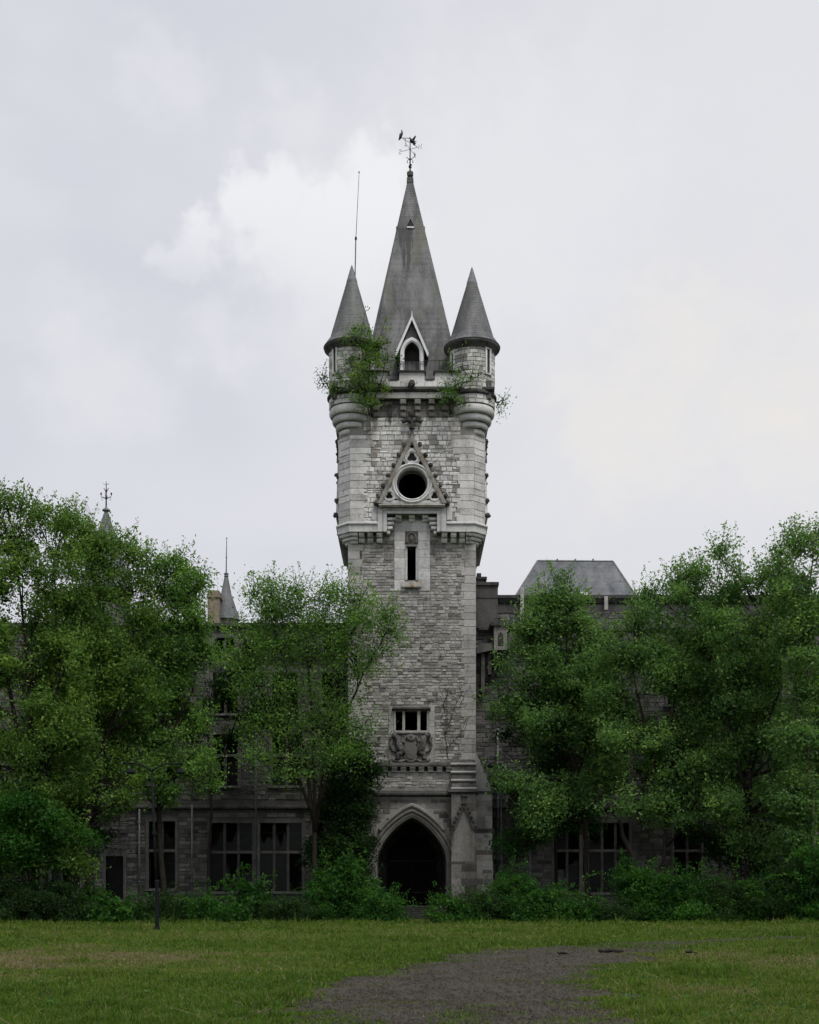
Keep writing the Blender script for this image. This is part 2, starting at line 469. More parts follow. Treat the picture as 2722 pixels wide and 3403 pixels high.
def leaf_mat(name, dark, mid, light, tip):
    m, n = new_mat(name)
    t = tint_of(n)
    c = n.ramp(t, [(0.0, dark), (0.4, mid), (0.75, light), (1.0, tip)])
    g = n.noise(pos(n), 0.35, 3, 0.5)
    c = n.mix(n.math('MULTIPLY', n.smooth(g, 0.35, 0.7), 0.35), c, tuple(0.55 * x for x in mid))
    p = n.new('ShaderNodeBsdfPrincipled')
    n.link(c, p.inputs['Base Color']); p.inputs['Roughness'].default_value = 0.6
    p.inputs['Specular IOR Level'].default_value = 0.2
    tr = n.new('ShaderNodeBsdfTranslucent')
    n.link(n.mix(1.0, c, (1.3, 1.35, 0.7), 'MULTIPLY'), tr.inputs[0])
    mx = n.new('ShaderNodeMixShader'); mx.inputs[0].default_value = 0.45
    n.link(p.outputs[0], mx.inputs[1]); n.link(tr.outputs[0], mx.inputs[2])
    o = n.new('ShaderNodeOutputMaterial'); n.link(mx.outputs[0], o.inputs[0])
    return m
M['leaf_left'] = leaf_mat('leaf_left', (0.038, 0.082, 0.022), (0.101, 0.204, 0.044), (0.192, 0.325, 0.060), (0.414, 0.462, 0.095))
M['leaf_mid'] = leaf_mat('leaf_mid', (0.039, 0.086, 0.025), (0.108, 0.230, 0.054), (0.204, 0.374, 0.077), (0.439, 0.544, 0.132))
M['leaf_right'] = leaf_mat('leaf_right', (0.035, 0.089, 0.033), (0.107, 0.224, 0.066), (0.209, 0.358, 0.094), (0.385, 0.502, 0.130))
M['leaf_bush'] = leaf_mat('leaf_bush', (0.008, 0.036, 0.007), (0.024, 0.094, 0.013), (0.054, 0.157, 0.020), (0.123, 0.236, 0.034))
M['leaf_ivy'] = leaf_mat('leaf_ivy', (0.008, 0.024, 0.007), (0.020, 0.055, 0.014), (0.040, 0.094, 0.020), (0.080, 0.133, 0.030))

# ------------------------------------------------------------------ masonry generator
def courses(W, H, ch, cw, rng, blocked=None, u0=0.0, v0=0.0):
    """rows of stones filling [u0,u0+W]x[v0,v0+H]; blocked(va,vb) gives intervals left free"""
    out = []; v = v0
    while v < v0 + H - 0.06:
        h = min(rng.uniform(*ch), v0 + H - v)
        if v0 + H - (v + h) < ch[0] * 0.5: h = v0 + H - v
        spans = [(u0, u0 + W)]
        for (a, b) in (blocked(v, v + h) if blocked else []):
            nxt = []
            for (p, q) in spans:
                if b <= p or a >= q: nxt.append((p, q)); continue
                if a > p: nxt.append((p, a))
                if b < q: nxt.append((b, q))
            spans = nxt
        for (p, q) in spans:
            u = p
            while u < q - 0.05:
                wd = rng.uniform(*cw)
                if q - (u + wd) < cw[0] * 0.7: wd = q - u
                if wd > cw[1] * 1.25: wd *= 0.5
                # now and then one tall space is filled by two thin stones
                if rng.random() < 0.10 and h > ch[0] * 1.1:
                    k = rng.uniform(0.4, 0.6)
                    out.append((u, u + wd, v, v + h * k)); out.append((u, u + wd, v + h * k, v + h))
                else: out.append((u, u + wd, v, v + h))
                u += wd
        v += h
    return out
def stone_geo(mb, rect, mapf, rng, gap=0.018, proud=(0.01, 0.06), inset=0.02, tint=None, rough=0.012):
    a, b, c, d = rect
    g = gap * rng.uniform(0.6, 1.5) if rough > 0.015 else gap
    q = rng.uniform(*proud)
    j = lambda: rng.uniform(-rough, rough)
    k = lambda: rng.uniform(-0.35, 0.35) * q
    e = inset
    vs = [mapf(a + g, 0, c + g), mapf(b - g, 0, c + g), mapf(b - g, 0, d - g), mapf(a + g, 0, d - g),
          mapf(a + g + e + j(), q + k(), c + g + e + j()), mapf(b - g - e + j(), q + k(), c + g + e + j()),
          mapf(b - g - e + j(), q + k(), d - g - e + j()), mapf(a + g + e + j(), q + k(), d - g - e + j())]
    mb.add(vs, [(4, 5, 6, 7), (0, 1, 5, 4), (1, 2, 6, 5), (2, 3, 7, 6), (3, 0, 4, 7)],
           (rng.betavariate(3.2, 2.8) if rng.random() > 0.09 else rng.uniform(-0.35, 0.1)) if tint is None else tint)

# ------------------------------------------------------------------ the tower
YF = 95.0
AX = fx(1369, YF)
YC = 99.6
TW = empty('castle_tower', (AX, YC, 0), 'tall grey stone castle tower with central spire and two conical corner turrets', 'tower')
rngT = random.Random(3)
def U(px, Y=94.6): return fx(px, Y) - AX
def Z(py, Y=94.6): return fz(py, Y)
def tb(mb, name, mat, parent=None, **k): return mb.build(name, M[mat] if isinstance(mat, str) else mat, parent or TW, local=True, **k)

def arch_path(hw, z0, zs, zt, n=10, cx=0.0):
    h = zt - zs; c = (h * h - hw * hw) / (2 * hw); Rr = hw + c
    a_end = math.atan2(h, -c) if c > 0 else math.atan2(h, -c)
    left = [(cx - hw, z0)] if z0 < zs - 1e-6 else []
    th0, th1 = math.pi, math.atan2(h, -c)
    for i in range(n + 1):
        a = th0 + (th1 - th0) * i / n
        left.append((cx + c + Rr * math.cos(a), zs + Rr * math.sin(a)))
    right = [(2 * cx - x, z) for x, z in reversed(left[:-1])]
    return left + right
def circle(cx, cz, r, n=32, a0=0.0): return [(cx + r * math.cos(a0 + 2 * math.pi * i / n), cz + r * math.sin(a0 + 2 * math.pi * i / n)) for i in range(n)]
def foil(cx, cz, r, lobes=3, n=36, rot=math.pi / 2):
    return [(cx + r * (0.62 + 0.38 * abs(math.cos(lobes * (t) / 2))) * math.cos(t + rot), cz + r * (0.62 + 0.38 * abs(math.cos(lobes * (t) / 2))) * math.sin(t + rot)) for t in (2 * math.pi * i / n for i in range(n))]
def rect(a, b, c, d): return [(a, c), (b, c), (b, d), (a, d)]

HS = 4.59            # shaft half width
ZSTR = Z(1771)       # underside of the corbelled stage
ZNOT = Z(1712)       # top of the notch in it
ZTOP = Z(1300)       # parapet string
HB, CB = 5.27, 4.45  # corbelled stage: half width, start of chamfer
FRONT = -HS
BF = -HB

# --- shaft
ARCH_HW, ARCH_Z0, ARCH_ZS, ARCH_ZT = 2.52, 0.85, Z(2860), Z(2714)
def keel_path(hw, z0, zs, zt, n=14, cx=0.0):
    """pointed arch with flattened haunches"""
    h = zt - zs; left = [(cx - hw, z0)] if z0 < zs - 1e-6 else []
    for i in range(n + 1):
        x = hw * math.cos(math.pi / 2 * i / n)
        left.append((cx - x, zs + h * (1 - (x / hw) ** 1.22) ** 0.56))
    return left + [(2 * cx - x, z) for x, z in reversed(left[:-1])]
arch_in = keel_path(ARCH_HW, ARCH_Z0, ARCH_ZS, ARCH_ZT)
slit = (U(1354), U(1382), Z(1924), Z(1814))
win = (U(1315), U(1419), Z(2426), Z(2361))
shaft_outer = [(-HS, -0.3), (HS, -0.3), (HS, ZSTR + 0.05), (1.8, ZSTR + 0.05), (1.8, ZNOT), (-1.8, ZNOT), (-1.8, ZSTR + 0.05), (-HS, ZSTR + 0.05)]
mb = MB()
mb.plate(shaft_outer, [rect(*slit), rect(*win), arch_in], y=FRONT, reveal=[0.7, 0.55, 6.0])
mb.add([(-HS, -HS, -0.3), (-HS, HS, -0.3), (-HS, HS, ZSTR + .05), (-HS, -HS, ZSTR + .05)], [(0, 1, 2, 3)])
mb.add([(HS, -HS, -0.3), (HS, HS, -0.3), (HS, HS, ZSTR + .05), (HS, -HS, ZSTR + .05)], [(3, 2, 1, 0)])
mb.add([(-HS, HS, -0.3), (HS, HS, -0.3), (HS, HS, ZSTR + .05), (-HS, HS, ZSTR + .05)], [(3, 2, 1, 0)])
shaft = tb(mb, 'shaft_wall', 'mortar')

# masonry of the shaft: front by courses, quoins at the arrises
QW = 0.78
def shaft_blocked(va, vb):
    o = []
    # ashlar surround of the slit window
    if vb > Z(1960) and va < Z(1712): o.append((U(1310), U(1430)))
    if vb > Z(2545) and va < Z(2340): o.append((U(1290), U(1445)))
    if vb > Z(2650) and va < Z(2625): o.append((-9, 9))
    if vb > ZSTR - 0.02: o.append((-9, 9))
    if va < ARCH_ZT + 0.95:
        # arch and its mouldings
        best = 0
        for zz in (va, (va + vb) / 2):
            if zz <= ARCH_ZS: best = max(best, ARCH_HW + 0.75)
            else:
                h = ARCH_ZT + 0.95 - ARCH_ZS; hw = ARCH_HW + 0.75; c = (h * h - hw * hw) / (2 * hw); q = (hw + c) ** 2 - (zz - ARCH_ZS) ** 2
                if q > 0: best = max(best, math.sqrt(q) - c)
        if best > 0: o.append((-best, best))
    return o
front_map = lambda yy: (lambda u, d, v: (u, yy - d, v))
lay = courses(2 * (HS - QW), ZSTR - 9.0, (0.17, 0.27), (0.28, 0.62), rngT, shaft_blocked, -(HS - QW), 9.0)
mbs = MB()
for r_ in lay: stone_geo(mbs, r_, front_map(FRONT), rngT, gap=0.015, proud=(0.005, 0.055), rough=0.022)
tb(mbs, 'stone_courses', 'stone_shaft', kind='stuff', fixn=False)
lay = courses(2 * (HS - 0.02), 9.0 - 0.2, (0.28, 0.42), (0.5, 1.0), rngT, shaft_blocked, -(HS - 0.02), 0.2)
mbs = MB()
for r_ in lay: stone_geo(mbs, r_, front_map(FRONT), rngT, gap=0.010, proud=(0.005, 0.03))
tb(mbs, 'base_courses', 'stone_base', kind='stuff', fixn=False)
# side faces
for sgn in (-1, 1):
    mbs = MB()
    mp = (lambda u, d, v: (HS + d, u, v)) if sgn > 0 else (lambda u, d, v: (-HS - d, -u, v))
    for r_ in courses(2 * HS - 0.8, ZSTR - 0.4, (0.2, 0.3), (0.4, 0.8), rngT, None, -HS + 0.4, 0.2): stone_geo(mbs, r_, mp, rngT)
    tb(mbs, 'stone_courses', 'stone_shaft', kind='stuff', fixn=False)
# quoins: long and short
z = 9.2; k = 0
while z < ZSTR - 0.25:
    h = rngT.uniform(0.42, 0.6)
    h = min(h, ZSTR - 0.02 - z)
    for sgn in (-1, 1):
        L = (1.02 if (k + (sgn > 0)) % 2 else 0.80) + rngT.uniform(0, 0.08)
        m2 = MB()
        x0, x1 = (HS - L, HS + 0.03) if sgn > 0 else (-HS - 0.03, -HS + L)
        L2 = 1.8 - L
        m2.cbox(x0 + 0.008, x1, -HS - 0.04 - rngT.uniform(0, 0.02), -HS + L2, z + 0.008, z + h - 0.008, 0.02, rngT.uniform(0.3, 0.8))
        tb(m2, 'quoin', 'ashlar_shaft')
    z += h; k += 1
# slit window surround: big smooth blocks
z = Z(1960)
zz_edges = []
while z < Z(1712) - 0.3:
    h = min(rngT.uniform(0.55, 0.85), Z(1712) - z); zz_edges.append((z, z + h)); z += h
for (a, b) in zz_edges:
    spans = [(U(1310), U(1354) - 0.16), (U(1382) + 0.16, U(1430))]
    if b <= slit[2] - 0.4 or a >= slit[3] + 0.75:
        spans = [(U(1310), U(1366)), (U(1366), U(1430))]
    for (p, q) in spans:
        m2 = MB(); m2.cbox(p + .006, q - .006, FRONT - 0.055, FRONT + 0.1, a + .006, b - .006, 0.015, rngT.uniform(0.45, 0.9)); tb(m2, 'surround_block', 'ashlar')
# slit frame, sill, carved head
wf = MB()
wf.sweep([(slit[0], slit[2]), (slit[0], slit[3]), (slit[1], slit[3]), (slit[1], slit[2])], [(0.0, FRONT + 0.25), (0.0, FRONT - 0.08), (0.16, FRONT - 0.12), (0.16, FRONT + 0.25)])
sw = tb(wf, 'slit_window', 'ashlar')
m2 = MB(); m2.prism_x([(FRONT + 0.1, Z(1929)), (FRONT - 0.08, Z(1929)), (FRONT - 0.30, Z(1945)), (FRONT - 0.30, Z(1950)), (FRONT + 0.1, Z(1950))], U(1334), U(1400), 0.6); tb(m2, 'sill', 'stone_mossy', sw)
m2 = MB()
zc = Z(1783)
m2.cbox(U(1347), U(1389), FRONT - 0.10, FRONT, Z(1812), Z(1762), 0.03, 0.25)
m2.sweep(arch_path(0.28, Z(1800), Z(1785), Z(1768), 6, U(1368)), [(0, FRONT - 0.10), (0, FRONT - 0.2), (0.09, FRONT - 0.2), (0.09, FRONT - 0.10)], tint=0.5)
m2.blob((U(1368), FRONT - 0.14, Z(1786)), (0.14, 0.12, 0.24), 8, 6, 0.15, 0.5)
for q in (-1, 1): m2.blob((U(1368) + q * 0.36, FRONT - 0.14, Z(1796)), (0.1, 0.1, 0.16), 7, 5, 0.25, 0.3)
m2.box(U(1350), U(1386), FRONT - 0.22, FRONT, Z(1814) , Z(1810), 0.4)
tb(m2, 'carved_panel', 'stone_base', sw)
m2 = MB(); m2.box(slit[0], slit[1], FRONT + 0.5, FRONT + 0.53, slit[2], slit[3]); 
# three-light window
g = MB()
wx = [win[0], U(1340), U(1346), U(1387), U(1396), win[1]]
fr = tb(MB().sweep([(win[0], win[2]), (win[0], win[3]), (win[1], win[3]), (win[1], win[2])], [(0.0, FRONT + 0.3), (0.0, FRONT - 0.06), (0.14, FRONT - 0.1), (0.14, FRONT + 0.3)]), 'window_frame', 'ashlar_shaft')
for (a, b) in ((U(1337), U(1346)), (U(1387), U(1397))):
    tb(MB().prism([(a, win[2]), (b, win[2]), (b, win[3]), (a, win[3])], FRONT - 0.02, FRONT + 0.3), 'mullion', 'ashlar_shaft', fr)
tb(MB().prism_x([(FRONT + 0.2, Z(2360)), (FRONT - 0.12, Z(2360)), (FRONT - 0.30, Z(2355)), (FRONT - 0.30, Z(2351)), (FRONT, Z(2346)), (FRONT + 0.2, Z(2346))], U(1304), U(1431), 0.2), 'hood', 'stone_black', fr)
tb(MB().prism_x([(FRONT + 0.2, Z(2424)), (FRONT - 0.10, Z(2426)), (FRONT - 0.28, Z(2431)), (FRONT - 0.28, Z(2436)), (FRONT + 0.2, Z(2436))], U(1312), U(1424), 0.9), 'sill', 'stone_base', fr)
for (a, b, c_, d) in ((U(1291), win[0] - 0.14, Z(2440), Z(2340)), (win[1] + 0.14, U(1445), Z(2440), Z(2340))):
    zz = c_
    while zz < d - 0.2:
        h = min(rngT.uniform(0.4, 0.7), d - zz)
        tb(MB().cbox(a + .006, b - .006, FRONT - 0.05, FRONT + 0.05, zz + .006, zz + h - .006, 0.015, rngT.uniform(0.3, 0.8)), 'surround_block', 'ashlar_shaft'); zz += h
tb(MB().cbox(U(1291), U(1445), FRONT - 0.045, FRONT + 0.05, Z(2545), Z(2440), 0.02, 0.35), 'relief_slab', 'stone_shaft')
# coat of arms carved under the window
ca = MB()
sx, sz = U(1366), Z(2488)
shield = [(sx + 0.58 * math.sin(t) * (1.0 if math.cos(t) > -0.2 else 0.96), sz - 0.12 + (0.75 if math.cos(t) > 0 else 0.82) * math.cos(t)) for t in (2 * math.pi * i / 28 for i in range(28))][::-1]
ca.prism(shield, FRONT - 0.24, FRONT - 0.02, 0.55)
ca.prism([(sx + (x - sx) * 0.78, sz + (z - sz) * 0.78) for x, z in shield], FRONT - 0.30, FRONT - 0.2, 0.45)
co = tb(ca, 'coat_of_arms', 'stone_base')
he = MB(); he.blob((sx, FRONT - 0.2, Z(2452)), (0.33, 0.22, 0.3), 12, 8, 0.06, 0.6); he.blob((sx, FRONT - 0.3, Z(2447)), (0.2, 0.15, 0.16), 10, 6, 0.1, 0.2)
he.sweep(arch_path(0.42, Z(2462), Z(2458), Z(2446), 6, sx), [(0, FRONT), (0, FRONT - 0.2), (0.1, FRONT - 0.2), (0.1, FRONT)])
tb(he, 'helmet', 'stone_base', co, smooth=True)
for s in (-1, 1):
    su = MB()
    P = lambda px, py, d: (sx + s * (px / 46.2), FRONT - d, Z(py))
    su.tube([P(24, 2506, .16), P(34, 2488, .22), P(40, 2468, .24), P(44, 2452, .22), P(52, 2446, .2)], [0.2, 0.26, 0.28, 0.24, 0.17], 9)     # supporter's trunk
    su.blob(P(56, 2443, .25), (0.22, 0.2, 0.22), 9, 6, 0.15)                                                                            # head
    su.tube([P(40, 2466, .3), P(28, 2462, .34), P(20, 2470, .32)], [0.12, 0.1, 0.09], 7)                                                 # fore paw
    su.tube([P(46, 2472, .25), P(36, 2482, .32), P(24, 2482, .32)], [0.12, 0.1, 0.08], 7)
    su.tube([P(30, 2500, .2), P(44, 2506, .26), P(40, 2518, .24), P(52, 2520, .2)], [0.2, 0.17, 0.13, 0.12], 8)                           # hind leg
    su.tube([P(44, 2500, .14), P(62, 2494, .16), P(68, 2474, .18), P(62, 2458, .16), P(70, 2448, .14)], [0.08, 0.09, 0.11, 0.12, 0.08], 7)   # tail scroll
    tb(su, 'supporter', 'stone_black', co, smooth=True)
    tb(MB().tube([P(14, 2522, .12), P(34, 2530, .16), P(56, 2526, .14), P(64, 2518, .1)], [0.09, 0.1, 0.09, 0.05], 7), 'ribbon_scroll', 'stone_base', co, smooth=True)

# dentil ledge above the portal
XL0, XL1 = U(1238), U(1499)
tb(MB().prism_x([(FRONT, Z(2529)), (FRONT - 0.18, Z(2533)), (FRONT - 0.42, Z(2541)), (FRONT - 0.42, Z(2547)), (FRONT, Z(2547))], XL0, XL1, 0.3), 'ledge', 'stone_black')
tb(MB().box(XL0, XL1, FRONT - 0.07, FRONT, Z(2560), Z(2547) - 0.003, 0.0), 'dentil_shade_strip', 'stone_darkest')  # dark strip painting in the shade behind the dentils
x = U(1271)
while x < XL1 - 0.1:
    m2 = MB(); x2 = min(x + 0.40, XL1)
    m2.box(x, x2, FRONT - 0.34, FRONT, Z(2553), Z(2547) - 0.002, 0.7)
    m2.box(x + 0.01, x2 - 0.01, FRONT - 0.2, FRONT, Z(2564), Z(2553) - 0.001, 0.5)
    tb(m2, 'dentil', 'stone_shaft'); x += 30.2 / 46.2
# portal mouldings
pm = MB()
WALLF = FRONT
for (o0, o1, d0, d1) in ((0.0, 0.20, 0.10, 0.03), (0.24, 0.50, 0.22, 0.10)):
    pass
roll = lambda c, r, y: [(c + r * math.cos(2 * math.pi * i / 10), y + r * math.sin(2 * math.pi * i / 10)) for i in range(10)]
inner = MB().sweep(arch_in, [(-0.02, WALLF + 0.6), (-0.02, WALLF + 0.02), (0.16, WALLF - 0.09), (0.30, WALLF - 0.09), (0.34, WALLF - 0.02), (0.34, WALLF + 0.05)], tint=0.6)
arch = tb(inner, 'portal_arch', 'stone_base')
tb(MB().sweep(keel_path(ARCH_HW + 0.02, ARCH_Z0, ARCH_ZS, ARCH_ZT, 14), roll(0.44, 0.13, WALLF - 0.1), tint=0.55), 'roll_moulding', 'stone_base', arch, smooth=True)
tb(MB().sweep([p for p in keel_path(ARCH_HW + 0.5, ARCH_Z0, ARCH_ZS, ARCH_ZT + 0.6, 16) if p[1] > Z(2775)], [(0, WALLF + 0.02), (0.0, WALLF - 0.14), (0.18, WALLF - 0.34), (0.30, WALLF - 0.34), (0.38, WALLF - 0.2), (0.38, WALLF + 0.02)], tint=0.8), 'hood_moulding', 'stone_base', arch)
for s in (-1, 1): tb(MB().blob((s * (ARCH_HW + 0.62), WALLF - 0.22, Z(2768)), (0.26, 0.22, 0.28), 9, 6, 0.2, 0.2), 'label_stop', 'stone_black', arch)
# passage floor and doors at its end
tb(MB().box(-ARCH_HW - 0.3, ARCH_HW + 0.3, FRONT + 0.02, FRONT + 6.2, 0.55, ARCH_Z0, 0.3), 'passage_floor', 'stone_base')
for s in (-1, 1):
    d = tb(MB().prism([(x, z) for x, z in [(0.02, ARCH_Z0), (1.9, ARCH_Z0), (1.9, 5.0), (1.0, 6.1), (0.02, 6.4)]] if s > 0 else [(-1.9, ARCH_Z0), (-0.02, ARCH_Z0), (-0.02, 6.4), (-1.0, 6.1), (-1.9, 5.0)], FRONT + 5.7, FRONT + 5.8), 'door', 'wood_dark')
    for zz in (1.8, 4.2): tb(MB().box(s * 0.1 if s > 0 else -1.7, 1.7 if s > 0 else -0.1, FRONT + 5.66, FRONT + 5.699, zz, zz + 0.09), 'hinge_strap', 'iron', d)
    tb(MB().tube([(s * 0.16, FRONT + 5.69, 2.9), (s * 0.16, FRONT + 5.6, 2.9), (s * 0.16, FRONT + 5.6, 2.7)], 0.03, 6), 'handle', 'iron', d)
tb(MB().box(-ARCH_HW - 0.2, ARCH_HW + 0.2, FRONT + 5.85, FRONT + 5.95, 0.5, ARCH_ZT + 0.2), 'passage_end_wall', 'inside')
# string course over the portal
tb(MB().prism_x([(FRONT, Z(2626)), (FRONT - 0.12, Z(2628)), (FRONT - 0.40, Z(2636)), (FRONT - 0.40, Z(2641)), (FRONT - 0.1, Z(2646)), (FRONT, Z(2646))], -2.82, 2.82, 0.2), 'string_course', 'stone_black')

# --- buttresses flanking the portal
for s in (-1, 1):
    x0, x1 = U(1499), U(1582)
    ZB = Z(2628)
    b0, b1 = (x0, x1) if s > 0 else (-x1, -x0)
    yf = FRONT - 1.15
    bm = MB()
    bm.box(b0, b1, yf, FRONT + 0.3, -0.3, ZB, 0.35)
    bt = tb(bm, 'buttress', 'stone_base')
    # coursed facing below and above the offset
    mbs = MB()
    for r_ in courses(b1 - b0, ZB - Z(2864), (0.4, 0.6), (0.6, 1.1), rngT, None, b0, Z(2864)): stone_geo(mbs, r_, front_map(yf), rngT, gap=0.008, proud=(0.004, 0.018))
    for r_ in courses(b1 - b0, Z(2864), (0.4, 0.6), (0.6, 1.1), rngT, None, b0, 0.0): stone_geo(mbs, r_, front_map(yf - 0.06), rngT, gap=0.008, proud=(0.004, 0.018))
    mbs.box(b0 - 0.02, b1 + 0.02, yf - 0.06, yf, -0.2, Z(2864), 0.3)
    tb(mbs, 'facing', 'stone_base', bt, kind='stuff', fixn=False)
    # weathered top in sloping slabs
    ZH = Z(2515)
    n_s = 4
    for i in range(n_s):
        za, zb = ZB + (ZH - ZB) * i / n_s, ZB + (ZH - ZB) * (i + 1) / n_s
        ya, yb = yf + (FRONT + 0.02 - yf) * i / n_s, yf + (FRONT + 0.02 - yf) * (i + 1) / n_s
        tb(MB().prism_x([(FRONT + 0.25, za + 0.16), (ya + 0.03, za + 0.16), (yb + 0.06, zb), (FRONT + 0.25, zb)], b0 + 0.03, b1 - 0.03, rngT.uniform(0.2, 0.5)), 'weathering_slab', 'stone_black', bt)
        tb(MB().prism_x([(FRONT + 0.25, za), (ya, za), (ya - 0.12, za + 0.06), (ya - 0.12, za + 0.13), (ya + 0.02, za + 0.20), (FRONT + 0.25, za + 0.20)], b0 - 0.02, b1 + 0.02, rngT.uniform(0.6, 1.0)), 'slab_nosing', 'stone_shaft', bt)  # pale nosing and dark slope put the lit lip into the colour
    tb(MB().prism_x([(FRONT, ZB + 0.05), (yf - 0.12, ZB + 0.02), (yf - 0.22, ZB - 0.14), (yf - 0.05, ZB - 0.3), (FRONT, ZB - 0.3)], b0 - 0.25, b1 + 0.12, 0.2), 'drip_course', 'stone_black', bt)
    # gablet carved on its face
    gx = (b0 + b1) / 2; gt, gb = Z(2668), Z(2760); gw = (b1 - b0) / 2 - 0.05
    gp = tb(MB().prism([(gx - gw + 0.1, Z(2864)), (gx + gw - 0.1, Z(2864)), (gx + gw - 0.1, gb), (gx, gt - 0.55), (gx - gw + 0.1, gb)], yf - 0.06, yf, 0.75), 'gablet', 'stone_base', bt)
    for q in (-1, 1):
        cp = MB()
        cp.prism([(gx + q * gw, gb), (gx + q * (gw - 0.2), gb), (gx, gt - 0.42), (gx, gt)][::(1 if q < 0 else -1)], yf - 0.22, yf, 0.2)
        for i in range(6):
            t = (i + 0.5) / 6.3
            cp.blob((gx + q * gw * (1 - t) * 1.04, yf - 0.18, gb + (gt - gb) * t + 0.12), (0.13, 0.13, 0.12), 6, 4, 0.25, 0.3, rngT)
        tb(cp, 'crocketed_coping', 'stone_black', bt)
    tb(MB().tube([(gx, yf - 0.15, gt - 0.1), (gx, yf - 0.15, gt + 0.5)], [0.09, 0.06], 6).blob((gx, yf - 0.15, gt + 0.42), (0.22, 0.16, 0.13), 7, 4, 0.3, 0.2), 'gablet_finial', 'stone_black', bt)
    # side buttress seen in profile
    xs0, xs1 = HS - 0.02, U(1632, 96.5)
    pr = [(xs0, -0.3), (xs1 + 0.06, -0.3), (xs1 + 0.06, Z(2864, 96)), (xs1, Z(2860, 96)), (xs1, Z(2634, 96))]
    n_s = 5
    for i in range(n_s):
        t0, t1 = i / n_s, (i + 1) / n_s
        pr += [(xs1 + (xs0 - xs1) * t0 - 0.02, Z(2634, 96) + (Z(2498, 96) - Z(2634, 96)) * (t0 + 0.02)), (xs1 + (xs0 - xs1) * (t1 - 0.03), Z(2634, 96) + (Z(2498, 96) - Z(2634, 96)) * t1)]
    pr.append((xs0, Z(2498, 96)))
    if s < 0: pr = [(-x, z) for x, z in pr][::-1]
    sb = tb(MB().prism(pr, -4.5, -2.9, 0.5), 'side_buttress', 'stone_shaft')  # paler stone than the front buttress, to lift this face out of shade
    mbs = MB()
    fa, fb = (xs0, xs1) if s > 0 else (-xs1, -xs0)
    for r_ in courses(fb - fa, Z(2640, 96), (0.35, 0.55), (0.45, 0.9), rngT, None, fa, 0.0): stone_geo(mbs, r_, front_map(-4.5), rngT, gap=0.008, proud=(0.004, 0.02))
    tb(mbs, 'facing', 'stone_shaft', sb, kind='stuff', fixn=False)
    q0, q1 = (xs0, xs1 + 0.2) if s > 0 else (-xs1 - 0.2, -xs0)
    tb(MB().box(q0, q1, -4.62, -2.8, Z(2640, 96), Z(2632, 96), 0.2), 'drip_course', 'stone_black', sb)
    tb(MB().box(q0, q1 - (0.05 if s > 0 else -0.0), -4.6, -2.82, Z(2768, 96), Z(2756, 96), 0.2), 'offset_course', 'stone_black', sb)
# plinth
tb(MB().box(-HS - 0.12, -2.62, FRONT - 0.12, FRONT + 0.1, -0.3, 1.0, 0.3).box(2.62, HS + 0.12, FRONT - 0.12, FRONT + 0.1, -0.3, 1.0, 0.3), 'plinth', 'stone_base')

# --- corbelled stage
plan = [(-CB, -HB), (CB, -HB), (HB, -CB), (HB, CB), (CB, HB), (-CB, HB), (-HB, CB), (-HB, -CB)]
OC = (U(1369.5), Z(1616)); OR = 51 / 46.2
mb = MB()
outer = [(-CB, ZSTR), (-1.8, ZSTR), (-1.8, ZNOT), (1.8, ZNOT), (1.8, ZSTR), (CB, ZSTR), (CB, ZTOP), (-CB, ZTOP)]
mb.plate(outer, [circle(OC[0], OC[1], OR + 0.12)], y=BF, reveal=[0.7])
for i in range(1, 8):
    a, b = plan[i], plan[(i + 1) % 8]
    mb.add([(a[0], a[1], ZSTR), (b[0], b[1], ZSTR), (b[0], b[1], ZTOP), (a[0], a[1], ZTOP)], [(0, 1, 2, 3)])
so = [(1.8, -HB), (CB, -HB), (HB, -CB), (HB, CB), (CB, HB), (-CB, HB), (-HB, CB), (-HB, -CB), (-CB, -HB), (-1.8, -HB), (-1.8, -HS + 0.02), (1.8, -HS + 0.02)]
tri = tessellate_polygon([[Vector((x, y, 0)) for x, y in so]])
mb.add([(x, y, ZSTR) for x, y in so], tri)
mb.add([(-1.8, -HB, ZNOT), (1.8, -HB, ZNOT), (1.8, -HS + .02, ZNOT), (-1.8, -HS + .02, ZNOT)], [(0, 1, 2, 3)])
for s in (-1, 1): mb.add([(s * 1.8, -HB, ZSTR), (s * 1.8, -HS + .02, ZSTR), (s * 1.8, -HS + .02, ZNOT), (s * 1.8, -HB, ZNOT)], [(0, 1, 2, 3)])
tri = tessellate_polygon([[Vector((x, y, 0)) for x, y in plan]])
mb.add([(x, y, ZTOP) for x, y in plan], tri)
stage = tb(mb, 'upper_stage_wall', 'mortar', fixn=False)

GB, GT, GW = Z(1682), Z(1458), 2.42     # gable base, apex, half width
def stage_blocked(va, vb):
    o = []
    if vb > Z(1690) - 0.05 and va < GT:
        hw = GW * max(0, min(1, (GT - max(va, GB)) / (GT - GB))) + 0.04
        o.append((-hw, hw))
    if va < Z(1690): o.append((-2.48, 2.48))
    if vb > Z(1392) : o.append((-9, 9))
    # corner ashlar
    return o
lay = []
zA = Z(1741)
QS = 0.95
lay = courses(2 * (CB - QS), Z(1392) - zA, (0.24, 0.40), (0.30, 0.66), rngT, stage_blocked, -(CB - QS), zA)
big = sorted(lay, key=lambda r: -(r[1] - r[0]) * (r[3] - r[2]))
n_ind = 0
rest = MB()
for r_ in big:
    if n_ind < 230:
        m2 = MB(); stone_geo(m2, r_, front_map(BF), rngT, gap=0.017, proud=(0.012, 0.075), inset=0.028, rough=0.034)
        tb(m2, 'stone', 'stone_pale', fixn=False); n_ind += 1
    else: stone_geo(rest, r_, front_map(BF), rngT, gap=0.017, proud=(0.012, 0.075), inset=0.028, rough=0.034)
